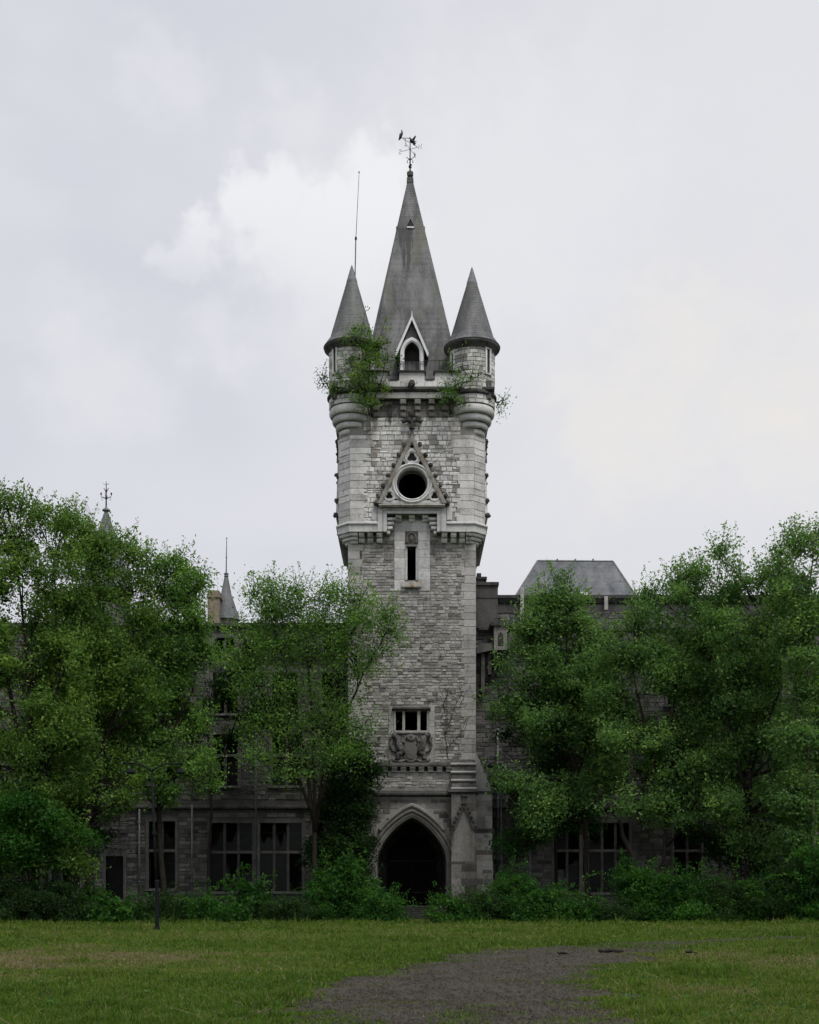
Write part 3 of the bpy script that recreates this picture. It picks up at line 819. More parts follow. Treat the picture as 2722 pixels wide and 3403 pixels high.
for (a, b, mp) in ((0, 2 * CB, lambda u, d, v: (HB + d, u - CB, v)), (0, 2 * CB, lambda u, d, v: (-HB - d, CB - u, v))):
    for r_ in courses(b, Z(1392) - zA, (0.28, 0.42), (0.4, 0.8), rngT, None, 0, zA): stone_geo(rest, r_, mp, rngT, gap=0.02, proud=(0.015, 0.08))
# corner ashlar quoins front + chamfer
z = zA
k = 0
c_len = math.hypot(HB - CB, HB - CB)
while z < Z(1452) - 0.2:
    h = min(rngT.uniform(0.42, 0.62), Z(1452) - z)
    for s in (-1, 1):
        L = (1.2 if (k + (s > 0)) % 2 else 0.97) + rngT.uniform(0, 0.08)
        if z > Z(1530): L = 1.55 + rngT.uniform(-0.1, 0.1)
        x0, x1 = (CB - L, CB) if s > 0 else (-CB, -CB + L)
        m2 = MB(); m2.cbox(x0 + .008, x1 - 0.004, BF - 0.075 - rngT.uniform(0, .02), BF + 0.2, z + .008, z + h - .008, 0.02, rngT.uniform(0.3, 0.75)); tb(m2, 'quoin', 'stone_pale')
        # chamfer stone
        m2 = MB(); stone_geo(m2, (0.0, c_len, z, z + h), (lambda u, d, v, s=s: (s * (CB + (u + d) * 0.7071), -HB + (u - d) * 0.7071, v)), rngT, gap=0.008, proud=(0.03, 0.05), tint=rngT.uniform(0.3, 0.7))
        tb(m2, 'quoin', 'stone_pale')
    z += h; k += 1
tb(rest, 'stone_courses', 'stone_pale', kind='stuff', fixn=True)
# fill between quoin edge and courses: dressed strip with soft joints
# cornice running round the stage, stepping over the notch
cz0, cz1, cz2 = ZSTR, Z(1748), Z(1738)
path = [(2.47, -HB), (CB, -HB), (HB, -CB), (HB, CB), (CB, HB), (-CB, HB), (-HB, CB), (-HB, -CB), (-CB, -HB), (-2.47, -HB)]
cor = tb(MB().sweep(path, [(-0.1, cz0 - 0.005), (0.10, cz0 - 0.005), (0.10, cz1 - 0.06), (0.22, cz1 + 0.04), (0.22, cz1 + 0.12), (-0.1, cz2 + 0.12)], plane='XY', tint=0.75), 'cornice', 'ashlar')
# frame (inverted U)
fm = MB()
fm.prism([(-2.46, cz0 - 0.01), (-1.8, cz0 - 0.01), (-1.8, ZNOT), (1.8, ZNOT), (1.8, cz0 - 0.01), (2.46, cz0 - 0.01), (2.46, Z(1692)), (-2.46, Z(1692))], BF - 0.16, BF + 0.1, 0.7)
frame = tb(fm, 'stepped_frame', 'ashlar')
tb(MB().sweep([(-2.02, cz0 + 0.02), (-2.02, Z(1703)), (2.02, Z(1703)), (2.02, cz0 + 0.02)], [(0, BF - 0.1), (0, BF - 0.20), (0.1, BF - 0.20), (0.14, BF - 0.1)], tint=0.3), 'fillet', 'ashlar', frame)
for s in (-1, 1):
    tb(MB().cbox(s * 2.68 - 0.2, s * 2.68 + 0.2, BF - 0.12, BF + 0.05, cz2 + 0.1, GB + 0.05, 0.04, 0.8), 'frame_jamb', 'ashlar', frame)
# corbels under the stage
def corbel(x, zt, wd, h, yin, out, steps=2, mat='stone_pale', parent=None, tint=None):
    m2 = MB()
    for i in range(steps):
        d = out * (1 - i / steps)
        za, zb = zt - h * (i + 1) / steps, zt - h * i / steps
        hh = zb - za
        prof = [(yin + 0.05, za + 0.01), (yin - d + hh * 0.35, za + 0.01), (yin - d, za + hh * 0.45), (yin - d, zb - 0.004), (yin + 0.05, zb - 0.004)]
        m2.prism_x(prof, x - wd / 2, x + wd / 2, rngT.uniform(0.35, 0.8) if tint is None else tint)
    return tb(m2, 'corbel', mat, parent)
for s in (-1, 1):
    for off in (3.62, 2.99, 2.34): corbel(s * off, ZSTR - 0.012, 0.40, Z(1771) - Z(1801), -HS, 0.62, 2)
    for i in range(4):     # triple corbels stacked in the corners of the notch
        za = Z(1722 + i * 15); d = 0.6 - 0.0 * i
        wd = 0.62 - (0.0 if i < 3 else 0.2)
        x0 = 1.8
        m2 = MB(); m2.cbox(min(s * (x0 - wd * (0.55 + 0.15 * (3 - i))), s * x0), max(s * (x0 - wd * (0.55 + 0.15 * (3 - i))), s * x0) - 0.004, -HS - d, -HS, za - 0.20, za + 0.02, 0.05, rngT.uniform(0.5, 0.9)); tb(m2, 'corbel', 'stone_pale')
for off in (-0.95, 0.0, 0.95): corbel(off, ZNOT - 0.005, 0.42, 0.42, -HS, 0.5, 2)
# stepped mouldings beneath the chamfered corners
for s in (-1, 1):
    for i, (o, za, zb) in enumerate(((-0.06, ZSTR - 0.24, ZSTR - 0.006), (-0.26, ZSTR - 0.48, ZSTR - 0.245), (-0.46, ZSTR - 0.70, ZSTR - 0.485))):
        pth = [(3.9, -HB), (CB, -HB), (HB, -CB), (HB, -3.6)]
        if s < 0: pth = [(-x, y) for x, y in pth][::-1]
        tb(MB().sweep(pth, [(-0.7, za), (o, za), (o + 0.05, (za + zb) / 2), (o, zb), (-0.7, zb)], plane='XY', tint=0.55), 'corner_moulding', 'stone_pale')
    # long bracket of the side oriel, seen in profile
    bx = s * HS
    pr = [(bx, Z(1896, 97)), (bx + s * 0.22, Z(1880, 97)), (bx + s * 0.25, Z(1845, 97)), (bx + s * 0.42, Z(1838, 97)), (bx + s * 0.45, Z(1812, 97)), (bx + s * 0.66, Z(1800, 97)), (bx + s * 0.68, ZSTR), (bx, ZSTR)]
    tb(MB().prism(pr if s > 0 else pr[::-1], -3.2, -1.2, 0.3), 'side_bracket', 'stone_black')

# --- gable with the round opening, one on the front and one on each flank
def make_gable(rot):
    Mx = Matrix.Rotation(rot, 4, 'Z')
    gy = BF - (0.42 if rot == 0 else 0.22)
    g = MB()
    ap = GT - 0.25
    hw = GW - 0.12
    fo = []
    holes = [circle(OC[0], OC[1], OR, 36)]
    dep = [1.3]; bk = [False]
    def addh(l, d): holes.append(l); dep.append(d); bk.append(False)
    addh(foil(0, Z(1530), 0.36, 3, 30), 0.3)
    addh(circle(0, Z(1494), 0.15, 12), 0.3)
    for s in (-1, 1):
        addh(foil(s * 1.62, Z(1657), 0.27, 3, 24), 0.3)
        addh(circle(s * 0.62, Z(1549), 0.16, 10), 0.3)
        addh([(s * x, z) for x, z in [(1.50, Z(1630)), (1.62, Z(1624)), (1.55, Z(1606))]][::s], 0.3)
        addh([(s * x, z) for x, z in [(0.82, Z(1672)), (1.32, Z(1672)), (1.18, Z(1665))]][::s], 0.3)
    g.plate([(-hw, GB), (hw, GB), (0, ap)], holes, y=gy, reveal=dep, back=bk, tint=0.7)
    g.xform(Mx)
    root = tb(g, 'gable', 'ashlar', fixn=False)
    for h_ in holes[1:]: tb(MB().add([(x, gy + 0.295, z) for x, z in h_], [tuple(range(len(h_)))], 0.15).xform(Mx), 'tracery_recess', 'stone_black', root)
    g = MB()      # thickness of the gable
    g.add([(-hw, gy, GB), (hw, gy, GB), (hw, BF, GB), (-hw, BF, GB)], [(0, 1, 2, 3)])
    tb(g.xform(Mx), 'soffit', 'ashlar', root)
    for (r0, r1, d0, d1) in ((OR, OR + 0.16, 0.0, 0.07), (OR + 0.16, OR + 0.34, 0.05, 0.12)):
        g = MB().sweep(circle(OC[0], OC[1], 1.0, 40)[::-1], [(r0 - 1, gy + 0.05), (r0 - 1, gy - d0), ((r0 + r1) / 2 - 1, gy - d1), (r1 - 1, gy - d0), (r1 - 1, gy + 0.05)], closed=True, tint=0.85)
        tb(g.xform(Mx), 'ring_moulding', 'ashlar', root)
    g = MB().sweep(circle(OC[0], OC[1], OR, 36)[::-1], [(0.0, gy + 0.55), (-0.12, gy + 0.55), (-0.12, gy + 0.8), (0.0, gy + 0.8)], closed=True, tint=0.3)
    tb(g.xform(Mx), 'inner_ring', 'stone_base', root)
    for (cx, cz, r) in ((0, Z(1530), 0.42), (1.62, Z(1657), 0.32), (-1.62, Z(1657), 0.32)):
        g = MB().sweep(circle(cx, cz, r, 24)[::-1], [(0, gy + 0.02), (0, gy - 0.05), (0.07, gy - 0.05), (0.07, gy + 0.02)], closed=True, tint=0.8)
        tb(g.xform(Mx), 'tracery_ring', 'ashlar', root)
    tb(MB().prism_x([(BF, GB - 0.02), (gy - 0.02, GB - 0.02), (gy - 0.12, GB - 0.14), (gy - 0.04, GB - 0.26), (BF, GB - 0.26)], -GW + 0.05, GW - 0.05, 0.7).xform(Mx), 'base_moulding', 'stone_mossy', root)
    for s in (-1, 1):
        prof = [(s * (GW + 0.06), GB - 0.02), (s * (GW - 0.24), GB - 0.02), (0, ap - 0.25), (0, GT + 0.12)]
        tb(MB().prism(prof[::-s], gy - 0.12, BF + 0.05, 0.5).xform(Mx), 'coping', 'stone_mossy' if rot == 0 else 'stone_pale', root)
        for i in (range(6) if rot == 0 else (1, 4)):
            t = (i + 0.55) / 6.6
            c = (s * (GW * (1 - t) + 0.20), BF - 0.32, GB + (GT - GB) * t + 0.16)
            cr = MB().blob(c, (0.17, 0.2, 0.16), 7, 5, 0.35, rngT.uniform(0.1, 0.5), rngT)
            cr.tube([(s * GW * (1 - t) * 0.98, BF - 0.3, GB + (GT - GB) * t), c, (c[0] + s * 0.14, c[1], c[2] + 0.03)], [0.1, 0.11, 0.05], 6, rngT.uniform(0.1, 0.5))
            tb(cr.xform(Mx), 'crocket', 'stone_black', root)
        tb(MB().blob((s * (GW + 0.14), BF - 0.3, GB + 0.05), (0.22, 0.26, 0.18), 8, 5, 0.3, 0.3, rngT).xform(Mx), 'kneeler', 'stone_black', root)
    g = MB().tube([(0, BF - 0.3, GT - 0.1), (0, BF - 0.3, GT + 0.5), (0, BF - 0.3, GT + 0.95), (0, BF - 0.3, GT + 1.6)], [0.14, 0.1, 0.13, 0.1], 8, 0.3)
    g.blob((0, BF - 0.3, GT + 0.55), (0.24, 0.2, 0.12), 8, 5, 0.2, 0.1, rngT)
    for s in (-1, 1):
        g.tube([(0, BF - 0.3, GT + 1.02), (s * 0.35, BF - 0.3, GT + 1.15), (s * 0.66, BF - 0.3, GT + 1.02), (s * 0.74, BF - 0.3, GT + 1.16)], [0.12, 0.17, 0.15, 0.06], 7, 0.15)
        g.blob((s * 0.45, BF - 0.36, GT + 1.28), (0.2, 0.15, 0.16), 7, 5, 0.3, 0.25, rngT)
    g.blob((0, BF - 0.34, GT + 1.5), (0.2, 0.18, 0.24), 8, 5, 0.25, 0.3, rngT)
    tb(g.xform(Mx), 'finial', 'stone_black', root)
make_gable(0.0); make_gable(R(90)); make_gable(R(-90))

# --- parapet
PF = HB + 0.42
pp = [(-PF, -PF), (PF, -PF), (PF, PF), (-PF, PF)]
par = tb(MB().sweep(pp, [(-0.55, Z(1337)), (-0.12, Z(1337)), (0.0, Z(1335)), (0.0, Z(1313)), (0.0, Z(1277)), (-0.55, Z(1277))], closed=True, plane='XY', tint=0.5), 'parapet', 'stone_black')
tb(MB().sweep(pp, [(-0.2, Z(1315)), (0.02, Z(1315)), (0.2, Z(1309)), (0.2, Z(1303)), (0.02, Z(1298)), (-0.2, Z(1298))], closed=True, plane='XY', tint=0.15), 'string_course', 'stone_black', par)
x = -3.4
while x < 3.4:      # blocks of the breast course
    wd = rngT.uniform(0.55, 0.95)
    tb(MB().cbox(x + .008, x + wd - .008, -PF - 0.05, -PF + 0.1, Z(1298), Z(1278), 0.02, rngT.uniform(0.3, 1.0)), 'breast_block', 'stone_pale', par); x += wd
x = -3.2
while x < 3.2:
    wd = rngT.uniform(1.0, 1.7)
    tb(MB().cbox(x + .006, x + wd - .006, -PF - 0.03, -PF + 0.1, Z(1336), Z(1316), 0.02, rngT.uniform(0.35, 0.7)), 'band_block', 'ashlar_shaft', par); x += wd
for (a, b) in ((-0.9, 0.9), (1.64, 3.4), (-3.4, -1.72)):
    me = tb(MB().box(a, b, -PF, -PF + 0.5, Z(1277) - 0.01, Z(1250), 0.6), 'merlon', 'stone_pale', par)
    tb(MB().prism_x([(-PF - 0.16, Z(1250)), (-PF + 0.66, Z(1250)), (-PF + 0.66, Z(1245)), (-PF + 0.25, Z(1238)), (-PF - 0.16, Z(1245))], a - 0.1, b + 0.1, 0.2), 'capstone', 'stone_black', par)
for (a, b) in ((-1.72, -0.9), (0.9, 1.64)):
    tb(MB().prism_x([(-PF - 0.1, Z(1277)), (-PF + 0.5, Z(1277)), (-PF + 0.5, Z(1266)), (-PF - 0.1, Z(1274))], a + .1, b - .1, 0.2), 'crenel_sill', 'stone_black', par)
for s in (-1, 1):
    for a in (-2.2, 0.4, 3.0): tb(MB().box(s * PF - (0.5 if s > 0 else 0), s * PF + (0.5 if s < 0 else 0), a - 0.85, a + 0.85, Z(1277) - 0.01, Z(1244), 0.6), 'merlon', 'stone_pale', par)
tb(MB().blob((-0.02, -PF - 0.15, Z(1292)), (0.28, 0.25, 0.3), 8, 6, 0.25, 0.1, rngT), 'gargoyle', 'stone_black', par)
for x in (-2.55, -1.58, -0.64, 0.40, 1.40, 2.36):
    if abs(x + 1.58) < 0.1: continue            # one is broken away
    for i in range(3):
        za, zb = Z(1392) + (Z(1337) - Z(1392)) * (2 - i) / 3, Z(1392) + (Z(1337) - Z(1392)) * (3 - i) / 3
        d = 0.46 - 0.13 * i
        tb(MB().cbox(x - 0.22 + 0.01 * i, x + 0.22 - 0.01 * i, BF - d, BF, za + 0.015, zb - 0.015, 0.06, rngT.uniform(0.4, 0.9)), 'corbel', 'stone_base', par)
tb(MB().box(-1.75, -1.40, BF - 0.09, BF, Z(1390), Z(1350), 0.1), 'broken_corbel', 'stone_black', par)
lay = courses(2 * 3.0, Z(1337) - Z(1392), (0.3, 0.42), (0.4, 0.8), rngT, None, -3.0, Z(1392))
m2 = MB()
for r_ in lay: stone_geo(m2, r_, front_map(BF), rngT)
tb(m2, 'stone_courses', 'stone_black', par, kind='stuff', fixn=False)

# --- corner turrets
TZ = lambda py: fz(py, 95.25)
slate_t = slate_mat('slate_turret', (0.04, 0.042, 0.046), (0.095, 0.098, 0.103), (0.175, 0.177, 0.18), green=0.3)
M['slate_turret'] = slate_t
def slate_rows(prof_pts, rows, over=0.02):
    """lathe profile with little steps, one per course of slates"""
    out = []
    (r0, z0), (r1, z1) = prof_pts
    for i in range(rows):
        ta, tb_ = i / rows, (i + 1) / rows
        ra, za = r0 + (r1 - r0) * ta, z0 + (z1 - z0) * ta
        rb, zb = r0 + (r1 - r0) * tb_, z0 + (z1 - z0) * tb_
        out.append((ra + over, za)); out.append((rb + over * 0.35, zb))
    return out
def make_turret(s, zoff, holes):
    cx, cy = s * 4.35, -4.35
    r = 1.62
    z_e, z_w = TZ(1181) + zoff, TZ(1330)
    wall = tb(MB().lathe(cx, cy, [(r, z_w), (r, z_e)], 40), 'turret', 'mortar', smooth=False)
    # coursed stones round the drum, slit windows left open
    def blk(va, vb):
        return [(ua * r, ub * r) for (ua, ub, zc, zd) in holes if vb > zc and va < zd]
    m2 = MB()
    ang = lambda u, d, v: (cx + (r + d) * math.cos(u / r), cy + (r + d) * math.sin(u / r), v)
    for r_ in courses(2 * math.pi * r, z_e - z_w - 0.1, (0.26, 0.38), (0.34, 0.66), rngT, blk, -math.pi * r - math.pi / 2 * r + 0.0, z_w + 0.1):
        a, b, c_, d = r_
        # follow the curve
        stone_geo(m2, r_, ang, rngT, gap=0.014, proud=(0.02, 0.055), rough=0.025)
    tb(m2, 'stone_courses', 'stone_pale', wall, kind='stuff', fixn=False)
    for (ua, ub, zc, zd) in holes:
        big = zd - zc > 0.5
        fr_ = MB(); e = 0.13 / r if big else 0.0
        k = 6
        for i in range(k):
            pass
        am = (ua + ub) / 2
        P = lambda a, d, z: (cx + (r + d) * math.cos(a), cy + (r + d) * math.sin(a), z)
        fr_.add([P(ua, 0.07, zc), P(ub, 0.07, zc), P(ub, 0.07, zd), P(ua, 0.07, zd), P(ua + e, -0.3, zc), P(ub - e, -0.3, zc), P(ub - e, -0.3, zd), P(ua + e, -0.3, zd)],
                [(0, 1, 5, 4), (2, 3, 7, 6)], 0.6)
        # flat dark face on the uncut drum, standing for the slit's inner shade
        rec = MB()
        rec.add([P(ua + e, 0.012, zc + 0.02), P(ub - e, 0.012, zc + 0.02), P(ub - e, 0.012, zd - 0.02), P(ua + e, 0.012, zd - 0.02)], [(0, 1, 2, 3)], 0.0)
        wnd = tb(rec, 'slit_dark_face', 'inside', wall)
        if big:
            f2 = MB()
            for (aa, ab) in ((ua, ua + e), (ub - e, ub)):
                f2.add([P(aa, 0.0, zc), P(ab, 0.0, zc), P(ab, 0.0, zd), P(aa, 0.0, zd), P(aa, 0.08, zc), P(ab, 0.08, zc), P(ab, 0.08, zd), P(aa, 0.08, zd)],
                       [(4, 5, 6, 7), (0, 1, 5, 4), (1, 2, 6, 5), (2, 3, 7, 6), (3, 0, 4, 7)], 0.8)
            tb(f2, 'jamb', 'stone_pale', wall)
            tb(MB().lathe(cx, cy, [(r, zc - 0.16), (r + 0.12, zc - 0.14), (r + 0.12, zc - 0.02), (r, zc)], 8, ua - 0.03, ub + 0.03, 0.5), 'sill', 'ashlar', wall)
            tb(MB().lathe(cx, cy, [(r, zd), (r + 0.085, zd), (r + 0.085, zd + 0.26), (r, zd + 0.26)], 8, ua - 0.05, ub + 0.05, 0.6), 'lintel', 'ashlar', wall)
    # cavetto eave
    tb(MB().lathe(cx, cy, [(r + 0.04, z_e - 0.04), (r + 0.10, z_e + 0.05), (r + 0.26, z_e + 0.2), (r + 0.37, z_e + 0.30), (r + 0.40, z_e + 0.36), (r + 0.40, z_e + 0.46), (r + 0.30, z_e + 0.50)], 40, tint=0.4), 'eave_moulding', 'stone_black', wall, smooth=False)
    z_a = TZ(880 if s < 0 else 887)
    zc0 = z_e + 0.48
    prof = [(r + 0.44, zc0), (r + 0.42, zc0 + 0.05)]
    prof += slate_rows([(r + 0.36, zc0 + 0.1), (1.60, zc0 + 0.62)], 3)
    prof += slate_rows([(1.58, zc0 + 0.64), (0.36, z_a - 1.25)], 19, 0.018)
    roof = tb(MB().lathe(cx, cy, prof, 36, tint=0.45), 'turret_roof', 'slate_turret', wall)
    tb(MB().lathe(cx, cy, [(0.40, z_a - 1.3), (0.39, z_a - 1.2), (0.05, z_a - 0.08), (0.0, z_a)], 18, tint=0.8), 'lead_cap', 'lead', wall)
    tb(MB().lathe(cx, cy, [(r + .04, z_w + 0.24), (r + 0.10, z_w + 0.22), (r + 0.17, z_w + 0.1), (r + 0.17, z_w - 0.02), (r + 0.02, z_w - 0.12)], 40, tint=0.2), 'string_course', 'stone_black', wall)
    # drum below the string, then the diminishing rolls of the corbelling
    zb = TZ(1364)
    tb(MB().lathe(cx, cy, [(r - 0.02, zb), (r, z_w)], 40), 'drum', 'mortar', wall)
    m3 = MB()
    for r_ in courses(2 * math.pi * r, z_w - 0.1 - zb, (0.24, 0.34), (0.34, 0.66), rngT, None, -math.pi * r, zb):
        stone_geo(m3, r_, ang, rngT, gap=0.012, proud=(0.02, 0.05))
    tb(m3, 'drum_courses', 'stone_pale', wall, kind='stuff', fixn=False)
    zz = zb
    for i, (rr, hh) in enumerate(((1.64, 0.62), (1.42, 0.52), (1.18, 0.44), (0.92, 0.4), (0.66, 0.34))):
        pr = [(rr - 0.28, zz - hh)] + [(rr - 0.16 + 0.16 * math.cos(t), zz - hh / 2 + hh / 2 * math.sin(t)) for t in [(-0.5 + k / 8) * math.pi for k in range(9)]] + [(rr - 0.28, zz)]
        tb(MB().lathe(cx, cy, pr, 36, tint=(0.65, 0.6, 0.75, 0.6, 0.5)[i]), 'corbel_ring', 'ashlar' if i in (1, 2) else 'stone_pale', wall, smooth=False)
        zz -= hh
    return wall
def ang_of(px, s):
    c = 1369 + s * 200
    v = max(-0.97, min(0.97, (px - c) / 77.5))
    return -math.pi / 2 + math.asin(v)
tr_ = make_turret(1, 0.0, [(ang_of(1611, 1), ang_of(1630, 1), TZ(1262), TZ(1184)), (ang_of(1497, 1), ang_of(1509, 1), TZ(1258), TZ(1192)), (ang_of(1581, 1), ang_of(1592, 1), TZ(1181) - 0.0, TZ(1171))])
tl_ = make_turret(-1, 0.0, [(ang_of(1106, -1), ang_of(1123, -1), TZ(1258), TZ(1178)), (ang_of(1223, -1), ang_of(1236, -1), TZ(1258), TZ(1186))])

# --- the spire
SB, SZ0 = 3.72, 38.9
SZA = fz(565, YC)
lean = -0.13
slate_s = slate_mat('slate_spire', (0.03, 0.031, 0.033), (0.085, 0.087, 0.091), (0.185, 0.187, 0.19), streak_z=(AX - 0.32, fz(910, 98), fz(757, 98.6), 0.55, YC - 0.4), green=0.5)
sp = MB()
rows = 78
zt = fz(607, YC)
for i in range(rows):
    za, zb = SZ0 + (zt - SZ0) * i / rows, SZ0 + (zt - SZ0) * (i + 1) / rows
    fa, fb = (SZA - za) / (SZA - SZ0), (SZA - zb) / (SZA - SZ0)
    ha, hb = SB * fa + 0.012, SB * fb + 0.006
    xa, xb = lean * (1 - fa), lean * (1 - fb)
    c = 0.10
    def oct_(h, x, z): 
        k = h * (1 - c)
        return [(x - k, -h, z), (x + k, -h, z), (x + h, -k, z), (x + h, k, z), (x + k, h, z), (x - k, h, z), (x - h, k, z), (x - h, -k, z)]
    sp.add(oct_(ha, xa, za) + oct_(hb, xb, zb), [(j, (j + 1) % 8, 8 + (j + 1) % 8, 8 + j) for j in range(8)], rngT.uniform(0.28, 0.72))
spire = tb(sp, 'spire', slate_s)
# louvres high on the spire, one on each face
for kq in range(4):
    Mx = Matrix.Translation((lean * 0.73, 0, 0)) @ Matrix.Rotation(kq * math.pi / 2, 4, 'Z')
    zl = fz(757, 98.6)
    fy = -SB * (SZA - zl) / (SZA - SZ0)
    l = MB()
    l.add([(-0.3, fy - 0.07, zl), (0.3, fy - 0.07, zl), (0, fy - 0.07, zl + 0.62), (-0.3, fy + 0.2, zl), (0.3, fy + 0.2, zl), (0, fy + 0.45, zl + 0.62)], [(0, 3, 5, 2), (1, 2, 5, 4), (0, 1, 4, 3)], 0.3)
    lv = tb(l.xform(Mx), 'louvre', slate_s, spire)
    tb(MB().add([(-0.22, fy - 0.075, zl + 0.04), (0.22, fy - 0.075, zl + 0.04), (0, fy - 0.075, zl + 0.5)], [(0, 1, 2)], 0.0).xform(Mx), 'louvre_opening', 'inside', spire)
    tb(MB().box(-0.27, 0.27, fy - 0.10, fy, zl - 0.07, zl + 0.05, 0.6).xform(Mx), 'louvre_sill', 'trim_white', spire)
# stone finial block
bx_ = lean * 0.985
zq = zt
tb(MB().box(bx_ - 0.26, bx_ + 0.26, -0.26, 0.26, zq - 0.1, zq + 0.05).box(bx_ - 0.25, bx_ + 0.25, -0.25, 0.25, zq + 0.05, zq + 0.28).lathe(bx_, 0, [(0.26, zq + 0.28), (0.12, zq + 0.36), (0.13, zq + 0.44), (0.23, zq + 0.5), (0.25, zq + 0.72), (0.24, zq + 0.78), (0.1, zq + 0.84), (0.05, zq + 1.0), (0.0, zq + 1.0)], 10), 'spire_finial', 'stone_black', spire)

# --- dormer at the foot of the spire
DY = -4.10
DZ = lambda py: fz(py, YC + DY)
dm = MB()
dhw = 0.92
d_out = arch_path(0.88, DZ(1238), DZ(1176), DZ(1124), 10)
d_in = arch_path(0.55, DZ(1238), DZ(1172), DZ(1137), 10)
dm.plate([(-dhw, DZ(1238)), (dhw, DZ(1238)), (dhw, DZ(1180)), (0, DZ(1066)), (-dhw, DZ(1180))], [d_in], y=DY, reveal=[0.8], tint=0.3)
for s in (-1, 1): dm.add([(s * dhw, DY, DZ(1290)), (s * dhw, -2.6, DZ(1290)), (s * dhw, -2.6, DZ(1180)), (s * dhw, DY, DZ(1180))], [(0, 1, 2, 3)], 0.2)
dorm = tb(dm, 'dormer', slate_s)
tb(MB().box(-0.56, 0.56, DY + 0.75, DY + 0.8, DZ(1238), DZ(1136)), 'dormer_opening', 'inside', dorm)
tb(MB().sweep(arch_path(0.55, DZ(1240), DZ(1172), DZ(1137), 10), [(0, DY + 0.1), (0, DY - 0.05), (0.1, DY - 0.13), (0.28, DY - 0.13), (0.33, DY - 0.04), (0.33, DY + 0.1)], tint=0.8), 'arch_frame', 'trim_white', dorm)
gap_, gzf, ghw = DZ(1056), DZ(1180), 1.20
rf = MB()
for s in (-1, 1):
    a = [(0, DY - 0.25, gap_), (s * ghw, DY - 0.25, gzf), (s * ghw, -2.7, gzf), (0, -2.2, gap_)]
    rf.add(a + [(x, y, z - 0.12) for x, y, z in a], [(0, 1, 2, 3), (4, 7, 6, 5), (0, 4, 5, 1), (1, 5, 6, 2)], 0.4)
tb(rf, 'dormer_roof', slate_s, dorm)
for s in (-1, 1):
    prof = [(0, gap_ + 0.10), (0, gap_ - 0.28), (s * (ghw - 0.05), gzf - 0.26), (s * (ghw + 0.02), gzf + 0.02)]
    tb(MB().prism(prof[::s], DY - 0.34, DY - 0.26, 0.85), 'bargeboard', 'trim_white', dorm)
    tb(MB().prism_x([(DY - 0.3, gzf - 0.3), (DY + 0.1, gzf - 0.3), (DY + 0.1, gzf - 0.75), (DY - 0.1, gzf - 0.5)], s * 0.98 - 0.1, s * 0.98 + 0.1, 0.2), 'bracket', 'wood_dark', dorm)
tb(MB().tube([(0, DY - 0.3, gap_), (0, DY - 0.3, gap_ + 0.35)], [0.06, 0.02], 6), 'apex_finial', 'trim_white', dorm)
rl = MB()
for zz in (DZ(1206), DZ(1213)): rl.tube([(-1.0, DY - 0.2, zz), (1.05, DY - 0.2, zz)], 0.022, 5)
for k in range(7): rl.tube([(-0.9 + k * 0.3, DY - 0.2, DZ(1240)), (-0.9 + k * 0.3, DY - 0.2, DZ(1206))], 0.014, 4)
tb(rl, 'railing', 'iron', dorm)
rl = MB()
rl.tube([(0.95, -4.6, DZ(1208)), (3.0, -4.6, DZ(1207))], 0.02, 5); rl.tube([(0.95, -4.6, DZ(1240)), (0.95, -4.6, DZ(1206))], 0.02, 5)
rl.tube([(-0.95, -4.6, DZ(1208)), (-3.0, -4.6, DZ(1206))], 0.02, 5); rl.tube([(2.0, -4.6, DZ(1250)), (2.0, -4.6, DZ(1206))], 0.02, 5); rl.tube([(-2.0, -4.6, DZ(1250)), (-2.0, -4.6, DZ(1206))], 0.02, 5)
tb(rl, 'walkway_rail', 'iron')

# ------------------------------------------------------------------ weather vane, lightning rods, birds
VX, VY = AX + bx_, YC
wv = empty('weather_vane', (VX, VY, zq + 0.98), 'wrought iron weather vane with compass letters on the tower spire', 'weather vane')
VZ = lambda py: fz(py, YC)
VU = lambda px: fx(px, YC)
def wvb(mb, name, parent=None): return mb.build(name, M['iron'], parent or wv)
wvb(MB().tube([(VX, VY, zq + 0.9), (VX, VY, VZ(515)), (VX, VY, VZ(456))], [0.06, 0.045, 0.03], 6), 'rod')
wvb(MB().blob((VX, VY, VZ(554)), (0.12, 0.12, 0.13), 7, 5, 0.25).blob((VX + 0.06, VY - 0.05, VZ(549)), (0.09, 0.09, 0.07), 6, 4, 0.3).blob((VX, VY, VZ(530)), (0.07, 0.07, 0.12), 6, 5).blob((VX, VY, VZ(496)), (0.065, 0.065, 0.065), 6, 5), 'knops')
sc = MB()
for s in (-1, 1):
    sc.tube([(VX, VY, VZ(534)), (VX + s * 0.10, VY, VZ(527)), (VX + s * 0.2, VY, VZ(525)), (VX + s * 0.30, VY, VZ(522))], 0.025, 5)
    sc.tube([(VX, VY, VZ(530)), (VX + s * 0.16, VY, VZ(531)), (VX + s * 0.23, VY, VZ(537)), (VX + s * 0.17, VY, VZ(541)), (VX + s * 0.24, VY, VZ(540))], 0.025, 5)
    sc.tube([(VX, VY + s * 0.02, VZ(530)), (VX, VY + s * 0.18, VZ(527)), (VX, VY + s * 0.26, VZ(532))], 0.025, 5)
wvb(sc, 'scrollwork')
LET = {'N': [[(-1, -1), (-1, 1), (1, -1), (1, 1)]], 'S': [[(1, .8), (.3, 1), (-.6, .9), (-.9, .5), (-.4, .1), (.5, -.1), (.9, -.5), (.5, -.95), (-.4, -1), (-1, -.75)]],
       'E': [[(1, 1), (-1, 1), (-1, -1), (1, -1)], [(-1, 0), (.6, 0)]], 'W': [[(-1, 1), (-.5, -1), (0, .4), (.5, -1), (1, 1)]]}
